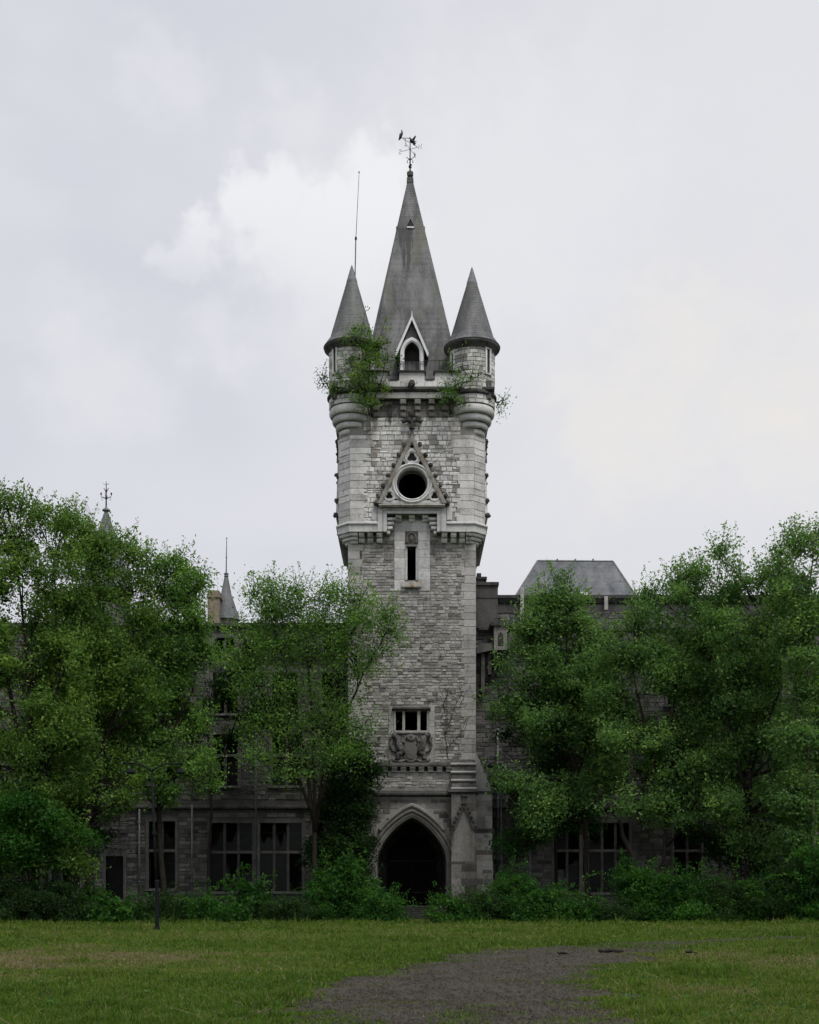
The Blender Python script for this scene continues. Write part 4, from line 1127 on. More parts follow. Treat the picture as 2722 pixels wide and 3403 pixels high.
for ch, (dx, dy) in {'N': (0.9, -0.42), 'S': (-0.9, 0.42), 'E': (-0.42, -0.9), 'W': (0.42, 0.9)}.items():
    L = 0.72 if ch in 'NS' else 0.72
    e = Vector((VX + dx * L, VY + dy * L, VZ(496)))
    arm = wvb(MB().tube([(VX, VY, VZ(496)), e], 0.016, 5), 'compass_arm')
    lt = MB()
    d = Vector((dx, dy, 0)).normalized()
    for st in LET[ch]: lt.tube([e + d * (0.12 + 0.11 * a) + Vector((0, 0, 0.17 * b)) for a, b in st], 0.02, 4)
    wvb(lt, 'compass_letter', arm)
va = MB()
va.tube([(VU(1335), VY - 0.2, VZ(463)), (VX, VY, VZ(460)), (VU(1385), VY + 0.1, VZ(469))], 0.022, 5)
va.tube([(VU(1338), VY - 0.2, VZ(465)), (VU(1352), VY - 0.1, VZ(471)), (VX, VY, VZ(473))], 0.018, 5)
va.tube([(VX, VY, VZ(462)), (VX + 0.25, VY + 0.02, VZ(476)), (VU(1378), VY + 0.06, VZ(480)), (VU(1386), VY + 0.1, VZ(485))], 0.02, 5)
va.tube([(VU(1345), VY - 0.14, VZ(463)), (VU(1349), VY - 0.12, VZ(470))], 0.016, 5)
wvb(va, 'pointer')

def make_bird(name, label, pts, wings, loc):
    m2 = MB()
    for (P, rr) in pts: m2.tube(P, rr, 10)
    for (c, r_) in wings: m2.blob(c, r_, 10, 8)
    o = m2.build(name, M['feather'])
    o.location = loc
    rm = o.modifiers.new('skin', 'REMESH'); rm.mode = 'VOXEL'; rm.voxel_size = 0.018
    sm = o.modifiers.new('smooth', 'SMOOTH'); sm.iterations = 3; sm.factor = 0.5
    o['label'] = label; o['category'] = 'bird'; o['group'] = 'birds on the weather vane'
    return o
bl = (VU(1331.5), YC - 0.2, VZ(463) + 0.02)
make_bird('bird', 'black bird perched upright at the left end of the weather vane', [
    ([(-0.16, 0, -0.22), (-0.10, 0, -0.10), (-0.02, 0, 0.06), (0.06, 0, 0.24), (0.10, 0, 0.36), (0.12, 0, 0.44)], [0.025, 0.045, 0.10, 0.11, 0.085, 0.05]),
    ([(0.11, -0.02, 0.42), (0.09, -0.05, 0.50), (0.02, -0.1, 0.50)], [0.065, 0.06, 0.015]),
    ([(-0.01, 0.0, 0.03), (0.02, -0.02, -0.06)], [0.025, 0.018]),
    ([(-0.06, -0.06, 0.25), (-0.06, -0.08, 0.05), (-0.14, -0.05, -0.16)], [0.045, 0.05, 0.02]),
    ([(0.12, 0.07, 0.25), (0.05, 0.08, 0.05), (-0.08, 0.05, -0.16)], [0.045, 0.05, 0.02])], [], bl)
br_ = (VU(1370), YC - 0.06, VZ(475))
make_bird('bird', 'black bird with one wing raised landing beside the weather vane rod', [
    ([(0.24, 0.05, -0.10), (0.12, 0.02, 0.02), (-0.02, 0, 0.12), (-0.10, 0, 0.20), (-0.14, 0, 0.27)], [0.05, 0.13, 0.15, 0.11, 0.06]),
    ([(-0.13, 0, 0.26), (-0.165, -0.01, 0.36), (-0.24, -0.03, 0.35)], [0.06, 0.055, 0.014]),
    ([(0.02, -0.04, 0.14), (0.14, -0.08, 0.25), (0.22, -0.1, 0.38), (0.27, -0.1, 0.46)], [0.09, 0.085, 0.07, 0.025]),
    ([(0.0, 0.08, 0.12), (0.14, 0.2, 0.14), (0.28, 0.28, 0.06)], [0.08, 0.07, 0.03]),
    ([(0.1, 0, -0.02), (0.12, 0, -0.14), (0.2, 0.02, -0.24)], [0.08, 0.07, 0.02]),
    ([(-0.08, -0.02, 0.06), (-0.07, -0.02, -0.06)], [0.06, 0.03])], [], br_)

Yr = 95.1
r1 = empty('lightning_rod', (fx(1180, Yr), Yr, fz(905, Yr)), 'thin leaning lightning rod rising from the left turret roof', 'lightning rod')
MB().tube([(fx(1180, Yr), Yr, fz(925, Yr)), (fx(1182.5, Yr), Yr, fz(791, Yr))], 0.045, 6).build('lower_rod', M['lead'], r1)
MB().tube([(fx(1182.5, Yr), Yr, fz(797, Yr)), (fx(1182.8, Yr), Yr, fz(788, Yr))], 0.08, 6).build('coupling', M['iron'], r1)
MB().tube([(fx(1182.8, Yr), Yr, fz(791, Yr)), (fx(1193.5, Yr), Yr, fz(573, Yr))], [0.028, 0.018], 5).build('upper_rod', M['lead'], r1)
MB().blob((fx(1193.5, Yr), Yr, fz(572, Yr)), 0.06, 6, 5).build('tip_ball', M['iron'], r1)

# ------------------------------------------------------------------ ground, path
def vnoise(x, y, s, seed=0):
    x = np.asarray(x) / s; y = np.asarray(y) / s
    xi = np.floor(x).astype(np.int64); yi = np.floor(y).astype(np.int64)
    xf = x - xi; yf = y - yi
    def h(a, b):
        n = (a * 374761393 + b * 668265263 + seed * 974711) & 0x7fffffff
        n = ((n ^ (n >> 13)) * 1274126177) & 0x7fffffff
        return ((n ^ (n >> 16)) & 0xffff) / 65535.0
    u = xf * xf * (3 - 2 * xf); v = yf * yf * (3 - 2 * yf)
    return (h(xi, yi) * (1 - u) + h(xi + 1, yi) * u) * (1 - v) + (h(xi, yi + 1) * (1 - u) + h(xi + 1, yi + 1) * u) * v
PATH_L = [(4, -3.4), (10, -2.5), (16.4, -1.75), (23.4, -1.05), (30.8, 0.1), (38.8, 2.9), (44.8, 8.2), (50, 13.0), (56, 21), (62, 33)]
PATH_R = [(4, 1.6), (10, 2.1), (16.4, 2.75), (25.4, 3.6), (34.3, 5.9), (44.8, 10.3), (50, 15.5), (56, 24), (62, 37)]
def edge_at(tab, Y): return np.interp(Y, [a for a, b in tab], [b for a, b in tab])
def path_in(X, Y):
    """>0 inside the gravel"""
    wob = (vnoise(X, Y, 1.1, 5) - 0.5) * 1.3 + (vnoise(X, Y, 0.35, 9) - 0.5) * 0.7
    return np.minimum(X - edge_at(PATH_L, Y), edge_at(PATH_R, Y) - X) + wob
def ground_z(X, Y): return 0.05 * (vnoise(X, Y, 6.0, 2) - 0.5) + 0.02 * (vnoise(X, Y, 1.7, 3) - 0.5)

def ground_mat():
    m, n = new_mat('meadow')
    P = pos(n)
    a = n.noise(P, 0.35, 5, 0.6); b = n.noise(P, 3.0, 6, 0.65); c_ = n.noise(P, 22.0, 4, 0.6)
    col = n.ramp(n.math('ADD', n.math('MULTIPLY', b, 0.6), n.math('MULTIPLY', c_, 0.4)), [(0.3, (0.022, 0.027, 0.008)), (0.5, (0.045, 0.06, 0.011)), (0.7, (0.08, 0.09, 0.02))])
    col = n.mix(n.math('MULTIPLY', n.smooth(a, 0.5, 0.65), 0.5), col, (0.07, 0.062, 0.032))
    return finish(m, n, col, 0.95, n.math('ADD', b, c_), 0.8, 0.05, spec=0.1)
def gravel_mat():
    m, n = new_mat('gravel')
    P = pos(n)
    v = n.new('ShaderNodeTexVoronoi'); n.link(P, v.inputs['Vector']); v.inputs['Scale'].default_value = 30.0
    b = n.noise(P, 1.2, 6, 0.6); c_ = n.noise(P, 14.0, 5, 0.65)
    col = n.ramp(n.math('ADD', n.math('MULTIPLY', v.outputs['Color'], 0.35), n.math('ADD', n.math('MULTIPLY', b, 0.35), n.math('MULTIPLY', c_, 0.35))), [(0.28, (0.021, 0.0185, 0.015)), (0.5, (0.050, 0.044, 0.037)), (0.75, (0.098, 0.087, 0.074))])
    col = n.mix(n.math('MULTIPLY', n.smooth(n.noise(P, 0.8, 6, 0.7), 0.50, 0.64), 0.7), col, (0.040, 0.043, 0.018))
    col = n.mix(n.math('MULTIPLY', n.smooth(n.noise(n.scalevec(P, (1.0, 0.35, 1.0)), 0.9, 5, 0.6), 0.52, 0.66), 0.4), col, (0.024, 0.022, 0.018))
    return finish(m, n, col, 0.95, n.math('ADD', v.outputs['Distance'], c_), 0.7, 0.03, spec=0.15)
M['meadow'] = ground_mat(); M['gravel'] = gravel_mat()
# one sheet, fine near the camera and stretching to the horizon
xs = np.concatenate([np.linspace(-2500, -60, 14), np.linspace(-50, 50, 90), np.linspace(60, 2500, 14)])
ys = np.concatenate([np.linspace(-400, -5, 6), np.linspace(0, 110, 120), np.linspace(130, 3000, 14)])
gx_, gy_ = np.meshgrid(xs, ys)
gz_ = ground_z(gx_, gy_) * (np.abs(gx_) < 50) * (gy_ > 0) * (gy_ < 108)
V = np.stack([gx_, gy_, gz_], -1).reshape(-1, 3)
nx = len(xs)
Fq = [(j * nx + i, j * nx + i + 1, (j + 1) * nx + i + 1, (j + 1) * nx + i) for j in range(len(ys) - 1) for i in range(nx - 1)]
me = bpy.data.meshes.new('ground'); me.from_pydata(V.tolist(), [], Fq); me.materials.append(M['meadow'])
me.polygons.foreach_set('use_smooth', [True] * len(me.polygons))
tag(link('ground', me), kind='structure')
# gravel track lying on it: only the cells inside the ragged outline
ys2 = np.arange(4, 62, 0.22); rows = []
V = []; Fq = []
idx = {}
def vid(i, j):
    if (i, j) not in idx:
        X, Y = i * 0.22, j * 0.22
        idx[(i, j)] = len(V); V.append((X, Y, float(ground_z(X, Y)) + 0.012))
    return idx[(i, j)]
jj = np.arange(18, 282); ii = np.arange(-40, 190)
II, JJ = np.meshgrid(ii, jj)
inside = path_in(II * 0.22 + 0.11, JJ * 0.22 + 0.11) > -0.15
for i, j in zip(II[inside], JJ[inside]):
    Fq.append((vid(i, j), vid(i + 1, j), vid(i + 1, j + 1), vid(i, j + 1)))
me = bpy.data.meshes.new('gravel_path'); me.from_pydata(V, [], Fq); me.materials.append(M['gravel'])
tag(link('gravel_path', me), kind='structure')

# ------------------------------------------------------------------ castle wings
YW = 99.0
rngW = random.Random(21)
def wing(name, label, px0, px1, ztop, wins, depth=9.0):
    x0, x1 = fx(px0, YW), fx(px1, YW)
    root = empty(name, ((x0 + x1) / 2, YW, 0), label, 'building')
    def b(mb, nm, mat, parent=None, **k): return mb.build(nm, M[mat], parent or root, **k)
    holes = []
    W = []
    for (a, c, t, bt, mul, tr) in wins:
        r_ = (max(fx(a, YW), x0 + 0.1), min(fx(c, YW), x1 - 0.1), fz(bt, YW), fz(t, YW))
        W.append((r_, mul, fz(tr, YW) if tr else None)); holes.append(rect(*r_))
    mb = MB()
    # wall built of strips so that every opening is a real hole
    xs_ = sorted(set([x0, x1] + [v for r_, _, _ in W for v in r_[:2]]))
    zs_ = sorted(set([-0.3, ztop] + [v for r_, _, _ in W for v in r_[2:]]))
    for i in range(len(xs_) - 1):
        for j in range(len(zs_) - 1):
            cx, cz = (xs_[i] + xs_[i + 1]) / 2, (zs_[j] + zs_[j + 1]) / 2
            if any(r_[0] < cx < r_[1] and r_[2] < cz < r_[3] for r_, _, _ in W): continue
            mb.add([(xs_[i], YW, zs_[j]), (xs_[i + 1], YW, zs_[j]), (xs_[i + 1], YW, zs_[j + 1]), (xs_[i], YW, zs_[j + 1])], [(0, 1, 2, 3)], 0.3)
    for r_, _, _ in W:
        a, c, lo, hi = r_
        mb.add([(a, YW, lo), (c, YW, lo), (c, YW, hi), (a, YW, hi), (a, YW + .5, lo), (c, YW + .5, lo), (c, YW + .5, hi), (a, YW + .5, hi)], [(0, 1, 5, 4), (1, 2, 6, 5), (2, 3, 7, 6), (3, 0, 4, 7)], 0.5)
    # rest of the shell: sides, back and roof deck
    mb.add([(x0, YW, -.3), (x0, YW + depth, -.3), (x0, YW + depth, ztop), (x0, YW, ztop)], [(0, 1, 2, 3)], 0.3)
    mb.add([(x1, YW, -.3), (x1, YW + depth, -.3), (x1, YW + depth, ztop), (x1, YW, ztop)], [(3, 2, 1, 0)], 0.3)
    mb.add([(x0, YW + depth, -.3), (x1, YW + depth, -.3), (x1, YW + depth, ztop), (x0, YW + depth, ztop)], [(3, 2, 1, 0)], 0.3)
    mb.add([(x0, YW, ztop - 0.4), (x1, YW, ztop - 0.4), (x1, YW + depth, ztop - 0.4), (x0, YW + depth, ztop - 0.4)], [(0, 1, 2, 3)], 0.3)
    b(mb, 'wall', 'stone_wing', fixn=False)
    for zf in (8.3, 14.6, 19.2):
        if zf < ztop - 1: b(MB().box(x0 + .05, x1 - .05, YW + 0.52, YW + depth - 0.05, zf - 0.2, zf), 'floor_slab', 'inside')
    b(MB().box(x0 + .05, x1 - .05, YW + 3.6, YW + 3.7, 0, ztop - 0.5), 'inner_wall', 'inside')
    def blk(va, vb):
        o = [(r_[0] - 0.26, r_[1] + 0.26) for r_, _, _ in W if vb > r_[2] - 0.05 and va < r_[3] + 0.4]
        if vb > fz(2695, YW) and va < fz(2672, YW): o.append((-99, 99))
        return o
    m2 = MB()
    for r_ in courses(x1 - x0, ztop - 1.2, (0.26, 0.38), (0.4, 0.95), rngW, blk, x0, 0.0): stone_geo(m2, r_, lambda u, d, v: (u, YW - d, v), rngW)
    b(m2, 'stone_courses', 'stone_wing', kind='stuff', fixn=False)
    for r_, mul, tr in W:
        a, c, lo, hi = r_
        w_ = b(MB().sweep([(a, lo), (a, hi), (c, hi), (c, lo)], [(0.0, YW + 0.35), (0.0, YW - 0.05), (0.25, YW - 0.07), (0.25, YW + 0.3)], tint=0.5), 'window', 'stone_wing')
        b(MB().prism_x([(YW + 0.3, lo), (YW - 0.22, lo - 0.06), (YW - 0.22, lo - 0.2), (YW + 0.3, lo - 0.24)], a - 0.3, c + 0.3, 0.7), 'sill', 'stone_wing', w_)
        for i in range(mul):
            xm = a + (c - a) * (i + 1) / (mul + 1)
            b(MB().prism([(xm - 0.1, lo), (xm + 0.1, lo), (xm + 0.1, hi), (xm - 0.1, hi)], YW + 0.05, YW + 0.3, 0.2), 'mullion', 'stone_wing', w_)
        xsm = [a] + [a + (c - a) * (i + 1) / (mul + 1) for i in range(mul)] + [c]
        zsm = [lo] + ([tr] if tr else []) + [hi]
        for xa, xb in zip(xsm, xsm[1:]):
            for za, zb in zip(zsm, zsm[1:]):
                kind_ = rngW.random()
                if kind_ < 0.35: continue                     # light without glass
                if kind_ < 0.65: poly = [(xa, za), (xb, za), (xb, zb), (xa, zb)]
                else:                                          # broken: jagged remains
                    hgt_ = zb - za; k1 = [rngW.uniform(0.15, 0.8) for _ in range(5)]
                    poly = [(xa, za), (xb, za)] + [(xb + (xa - xb) * q / 4, za + hgt_ * k1[q]) for q in range(5)]
                b(MB().prism(poly, YW + 0.17, YW + 0.18), 'pane', 'old_glass', w_)
                for q in (1, 2):                               # iron glazing bars
                    if kind_ > 0.5: b(MB().box(xa, xb, YW + 0.15, YW + 0.19, za + (zb - za) * q / 3 - .012, za + (zb - za) * q / 3 + .012), 'glazing_bar', 'iron', w_)
        if tr: b(MB().prism([(a, tr - 0.1), (c, tr - 0.1), (c, tr + 0.1), (a, tr + 0.1)], YW + 0.03, YW + 0.32, 0.5), 'transom', 'stone_wing', w_)
    # string courses and parapet
    for (py, o) in ((2683, 0.28),): b(MB().prism_x([(YW, fz(py - 8, YW)), (YW - o, fz(py - 2, YW)), (YW - o, fz(py + 4, YW)), (YW - 0.05, fz(py + 9, YW)), (YW, fz(py + 9, YW))], x0, x1, 0.2), 'string_course', 'stone_black')
    b(MB().prism_x([(YW + 0.4, ztop), (YW - 0.3, ztop), (YW - 0.3, ztop - 0.22), (YW, ztop - 0.4), (YW + 0.4, ztop - 0.4)], x0, x1, 0.2), 'coping', 'stone_black')
    return root, b, x0, x1
T1, T2 = 2510, 2832
winsL = [(700, 838, 2735, 2962, 2, T2), (865, 1003, 2735, 2962, 2, T2), (495, 582, 2730, 2952, 1, 2827), (352, 410, 2845, 2990, 0, None), (172, 266, 2780, 2962, 2, None), (-60, 40, 2735, 2962, 2, T2), (1040, 1120, 2735, 2962, 1, T2),
         (708, 790, 2440, 2610, 1, T1), (905, 1000, 2440, 2610, 1, T1), (1098, 1152, 2440, 2605, 1, T1), (497, 582, 2440, 2605, 1, T1), (300, 380, 2440, 2605, 1, T1), (90, 180, 2440, 2605, 1, T1),
         (708, 790, 2235, 2370, 1, None), (905, 990, 2235, 2370, 1, None), (1070, 1150, 2235, 2330, 1, None), (497, 582, 2235, 2370, 1, None), (300, 380, 2235, 2370, 1, None), (90, 180, 2235, 2370, 1, None),
         (715, 780, 2120, 2175, 1, None), (915, 985, 2120, 2175, 1, None), (1075, 1135, 2115, 2170, 1, None), (505, 575, 2120, 2175, 1, None)]
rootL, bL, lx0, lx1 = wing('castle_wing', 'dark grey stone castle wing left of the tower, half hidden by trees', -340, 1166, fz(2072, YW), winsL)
winsR = [(1845, 1925, 2735, 2965, 1, 2827), (1957, 2090, 2735, 2965, 2, 2827), (2430, 2552, 2735, 2960, 2, 2827), (2640, 2760, 2735, 2960, 2, 2827), (2240, 2330, 2735, 2960, 1, 2827),
         (1795, 1882, 2430, 2612, 1, T1), (2010, 2086, 2440, 2612, 1, T1), (2220, 2300, 2440, 2612, 1, T1), (2430, 2520, 2440, 2612, 1, T1), (2640, 2730, 2440, 2612, 1, T1),
         (1800, 1870, 2225, 2340, 1, None), (2000, 2046, 2225, 2335, 1, None), (2220, 2300, 2225, 2340, 1, None), (2430, 2520, 2225, 2340, 1, None), (2640, 2730, 2225, 2340, 1, None)]
ZR = fz(1980, YW)
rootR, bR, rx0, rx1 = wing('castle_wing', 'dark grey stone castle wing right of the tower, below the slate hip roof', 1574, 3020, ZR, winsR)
# boarding in the lower lights of the right ground floor windows
for (a, c) in ((1850, 1880), (1888, 1921), (1961, 1998), (2007, 2042)):
    bR(MB().box(fx(a, YW), fx(c, YW), YW + 0.33, YW + 0.38, fz(2963, YW), fz(2890, YW)), 'board', 'board')
# raised block and chimney stub next to the tower
bR(MB().box(fx(1574, YW), fx(1654, YW), YW - 0.25, YW + 2.4, fz(2088, YW), fz(1948, YW), 0.3), 'parapet_block', 'stone_wing')
bR(MB().box(fx(1574, YW), fx(1657, YW), YW - 0.4, YW + 2.5, fz(1948, YW), fz(1938, YW), 0.2), 'parapet_cap', 'stone_black')
bR(MB().box(fx(1574, YW), fx(1612, YW), YW + 0.3, YW + 1.6, fz(1938, YW), fz(1922, YW), 0.3).box(fx(1574, YW), fx(1619, YW), YW + 0.2, YW + 1.7, fz(1922, YW), fz(1914, YW), 0.2).box(fx(1586, YW), fx(1601, YW), YW + 0.6, YW + 1.0, fz(1914, YW), fz(1898, YW), 0.4), 'chimney', 'stone_black')
# coping line, heavy string course and arcaded corbel table of the right wing
bR(MB().prism_x([(YW, fz(2084, YW)), (YW - 0.35, fz(2088, YW)), (YW - 0.35, fz(2096, YW)), (YW - 0.1, fz(2104, YW)), (YW, fz(2104, YW))], fx(1590, YW), rx1, 0.2), 'string_course', 'stone_black')
bR(MB().prism_x([(YW - 0.3, fz(1988, YW)), (YW, fz(1988, YW)), (YW, fz(2008, YW)), (YW - 0.12, fz(2004, YW))], fx(1658, YW), rx1, 0.1), 'frieze', 'stone_black')
px = 1712
while px < 2760:
    bR(MB().plate([(fx(px - 34, YW), fz(2160, YW)), (fx(px - 34, YW), fz(2106, YW)), (fx(px + 34, YW), fz(2106, YW)), (fx(px + 34, YW), fz(2160, YW))], [arch_path(0.42, fz(2158, YW), fz(2145, YW), fz(2123, YW), 6, fx(px, YW))], y=YW - 0.25, reveal=[0.2], back=[False], tint=0.5), 'corbel_arch', 'stone_wing')
    bR(MB().box(fx(px, YW) - 0.4, fx(px, YW) + 0.4, YW - 0.05, YW - 0.03, fz(2157, YW), fz(2124, YW), 0.0), 'corbel_arch_recess', 'stone_black'); px += 68
# bracketed pier with niche beside the tower
bx0, bx1 = fx(1641, 98), fx(1684, 98)
pier = bR(MB().box(bx0, bx1, 97.6, YW + 0.2, fz(2164, 98), fz(2084, 98), 0.9), 'corbelled_pier', 'stone_base')
bR(MB().prism_x([(YW, fz(2164, 98)), (97.5, fz(2164, 98)), (97.9, fz(2185, 98)), (98.3, fz(2188, 98)), (98.7, fz(2212, 98)), (YW, fz(2212, 98))], bx0 - 0.15, bx1 + 0.1, 0.2), 'bracket', 'stone_black', pier)
bR(MB().box(bx0 - 0.3, bx1 + 0.35, 97.4, YW, fz(2084, 98), fz(2072, 98), 0.1), 'cap', 'stone_black', pier)
bR(MB().prism(arch_path(0.2, fz(2148, 98), fz(2118, 98), fz(2104, 98), 5, (bx0 + bx1) / 2), 97.57, 97.6, 0.1), 'niche', 'inside', pier)  # flat dark plate on the pier, painting the shade inside a niche
# small oriel hood between pier and tower
bR(MB().prism([(fx(1584, 98), fz(2172, 98)), (fx(1640, 98), fz(2160, 98)), (fx(1640, 98), fz(2138, 98)), (fx(1598, 98), fz(2138, 98)), (fx(1584, 98), fz(2150, 98))], 97.9, YW, 0.5), 'oriel_hood', 'stone_wing')
bR(MB().box(fx(1600, 98), fx(1612, 98), 98.2, YW, fz(2300, 98), fz(2168, 98), 0.3).box(fx(1622, 98), fx(1634, 98), 98.2, YW, fz(2240, 98), fz(2168, 98), 0.2), 'oriel_shaft', 'stone_black')
# rain pipes
for (px, t, bt, bb) in ((1760, 2330, 2975, bR), (1654, 2420, 2960, bR), (2237, 2360, 2960, bR), (850, 2100, 2980, bL), (638, 2674, 2975, bL), (463, 2690, 2975, bL)):
    o = bb(MB().tube([(fx(px, 98.7), 98.7, fz(bt, 98.7)), (fx(px, 98.7), 98.7, fz(t, 98.7))], 0.07, 8), 'rain_pipe', 'pipe_grey', smooth=True)
    for zz in np.arange(fz(bt, 98.7) + 1, fz(t, 98.7), 2.2): bb(MB().lathe(fx(px, 98.7), 98.7, [(0.09, zz), (0.11, zz), (0.11, zz + 0.08), (0.09, zz + 0.08)], 8), 'pipe_collar', 'pipe_grey', o)
# white rain pipe on parapet, stub stacks against the hip roof
for (px, t, bt) in ((1734, 1955, 1990), (2012, 1985, 2030)):
    bR(MB().box(fx(px - 6, YW), fx(px + 6, YW), YW - 0.42, YW - 0.31, fz(bt + 95 if px < 1800 else bt, YW), fz(t, YW), 0.8), 'downpipe_head', 'ashlar_shaft')
# hip roof behind the parapet
slate_r = slate_mat('slate_roof', (0.032, 0.036, 0.042), (0.09, 0.10, 0.114), (0.175, 0.18, 0.19), green=0.15)
M['slate_roof'] = slate_r
hb = [(fx(1708, 104), 104, fz(1990, 104)), (fx(2120, 104), 104, fz(1990, 104)), (fx(2110, 114), 114, fz(1990, 104)), (fx(1720, 114), 114, fz(1990, 104))]
ht = [(fx(1787, 107), 107, fz(1864, 107)), (fx(2037, 107), 107, fz(1866, 107)), (fx(2037, 107), 111, fz(1864, 107)), (fx(1787, 107), 111, fz(1864, 107))]
rm_ = MB(); n_r = 26
for i in range(n_r):
    A = [Vector(p).lerp(Vector(q), i / n_r) for p, q in zip(hb, ht)]; B = [Vector(p).lerp(Vector(q), (i + 1) / n_r) for p, q in zip(hb, ht)]
    for k in range(4):
        k2 = (k + 1) % 4
        nrm = Vector(((hb[k2][1] - hb[k][1]), -(hb[k2][0] - hb[k][0]), 0)).normalized() * 0.03
        rm_.add([A[k] + nrm * 0.5, A[k2] + nrm * 0.5, B[k2] + nrm * 0.25, B[k] + nrm * 0.25], [(0, 1, 2, 3)], rngW.uniform(0.25, 0.75))
rm_.add(ht, [(0, 1, 2, 3)], 0.3)
roofR = bR(rm_, 'hip_roof', 'slate_roof')
bR(MB().tube(ht[:2], 0.09, 6).tube([hb[0], ht[0]], 0.08, 6).tube([hb[1], ht[1]], 0.08, 6), 'ridge_roll', 'lead', roofR)
for px in (1852, 1912, 1971): bR(MB().box(fx(px, 107) - .06, fx(px, 107) + .06, 106.9, 107.1, fz(1866, 107), fz(1858, 107)), 'ridge_hook', 'lead', roofR)
bR(MB().box(fx(1915, 103), fx(1950, 103), 102.6, 103.2, fz(1990, 103), fz(1970, 103), 0.9), 'roof_hatch', 'trim_white')

# background turrets of the left wing rising above the trees
Yb = 108.0
x = fx(353, Yb)
t1 = empty('spired_turret', (x, Yb, 0), 'round turret with slate spire and wrought iron finial behind the leftmost trees', 'turret')
MB().lathe(x, Yb, [(1.9, -0.2), (1.9, fz(1985, Yb))], 24).build('wall', M['stone_wing'], t1)
MB().lathe(x, Yb, [(1.9, fz(1985, Yb)), (2.25, fz(1972, Yb)), (2.25, fz(1962, Yb)), (1.9, fz(1960, Yb))], 24).build('eave', M['stone_black'], t1)
MB().lathe(x, Yb, slate_rows([(2.2, fz(1962, Yb)), (0.18, fz(1706, Yb))], 30), 24).build('roof', M['slate_roof'], t1)
MB().lathe(x, Yb, [(0.2, fz(1712, Yb)), (0.16, fz(1702, Yb)), (0.34, fz(1697, Yb)), (0.30, fz(1693, Yb)), (0.1, fz(1688, Yb)), (0.06, fz(1680, Yb)), (0, fz(1680, Yb))], 12).build('knop', M['lead'], t1)
fi = MB().tube([(x, Yb, fz(1690, Yb)), (x, Yb, fz(1600, Yb))], [0.07, 0.025], 6)
for s in (-1, 1):
    a = lambda dx, py: (x + s * dx / 40.5, Yb, fz(py, Yb))
    fi.tube([a(0, 1660), a(8, 1655), a(16, 1650), a(19, 1640)], 0.025, 5).blob(a(17, 1641), (0.07, 0.05, 0.12), 6, 5)
    fi.tube([a(0, 1656), a(9, 1652), a(16, 1655), a(15, 1662), a(10, 1661)], 0.02, 5)
    fi.tube([a(0, 1634), a(5, 1628), a(8, 1622)], 0.03, 5); fi.tube([a(0, 1612), a(6, 1609), a(10, 1607)], 0.018, 5)
    fi.tube([(x, Yb, fz(1658, Yb)), (x, Yb + s * 0.3, fz(1652, Yb)), (x, Yb + s * 0.4, fz(1642, Yb))], 0.022, 5)
fi.blob((x, Yb, fz(1632, Yb)), (0.1, 0.1, 0.14), 6, 5, 0.2); fi.blob((x, Yb, fz(1655, Yb)), (0.09, 0.09, 0.12), 6, 5, 0.2)
fi.build('finial', M['iron'], t1)
x = fx(752, Yb)
t2 = empty('spired_turret', (x, Yb, 0), 'slim turret with pointed slate roof above the trees left of the tower', 'turret')
MB().lathe(x, Yb, [(1.0, -0.2), (1.0, fz(2060, Yb))], 20).build('wall', M['stone_wing'], t2)
MB().lathe(x, Yb, slate_rows([(1.12, fz(2062, Yb)), (0.42, fz(1975, Yb)), ], 10) + slate_rows([(0.42, fz(1975, Yb)), (0.14, fz(1918, Yb))], 8), 20).build('roof', M['slate_roof'], t2)
MB().lathe(x, Yb, [(0.14, fz(1920, Yb)), (0.2, fz(1915, Yb)), (0.14, fz(1911, Yb)), (0.22, fz(1907, Yb)), (0.05, fz(1902, Yb)), (0, fz(1900, Yb))], 10).build('knop', M['lead'], t2)
MB().tube([(x, Yb, fz(1905, Yb)), (x + 0.01, Yb, fz(1850, Yb)), (x + 0.04, Yb, fz(1790, Yb))], [0.06, 0.04, 0.025], 6).blob((x + 0.04, Yb, fz(1788, Yb)), 0.06, 6, 5).blob((x + .01, Yb, fz(1852, Yb)), (0.07, 0.07, 0.07), 6, 5).build('lightning_rod', M['lead'], t2)
xc0, xc1 = fx(694, 107), fx(733, 107)
ch = empty('chimney_stack', ((xc0 + xc1) / 2, 107, 20), 'tan stone chimney stack next to the slim turret left of the tower', 'chimney')
MB().box(xc0, xc1, 106.3, 107.7, 20, fz(1992, 107), 0.5).build('stack', M['stone_tan'], ch)
MB().box(xc0 - 0.08, xc1 + 0.1, 106.2, 107.8, fz(1992, 107), fz(1985, 107), 0.4).box(xc0 + 0.03, xc1 - 0.03, 106.35, 107.65, fz(1985, 107), fz(1968, 107), 0.3).build('cap', M['stone_tan'], ch)

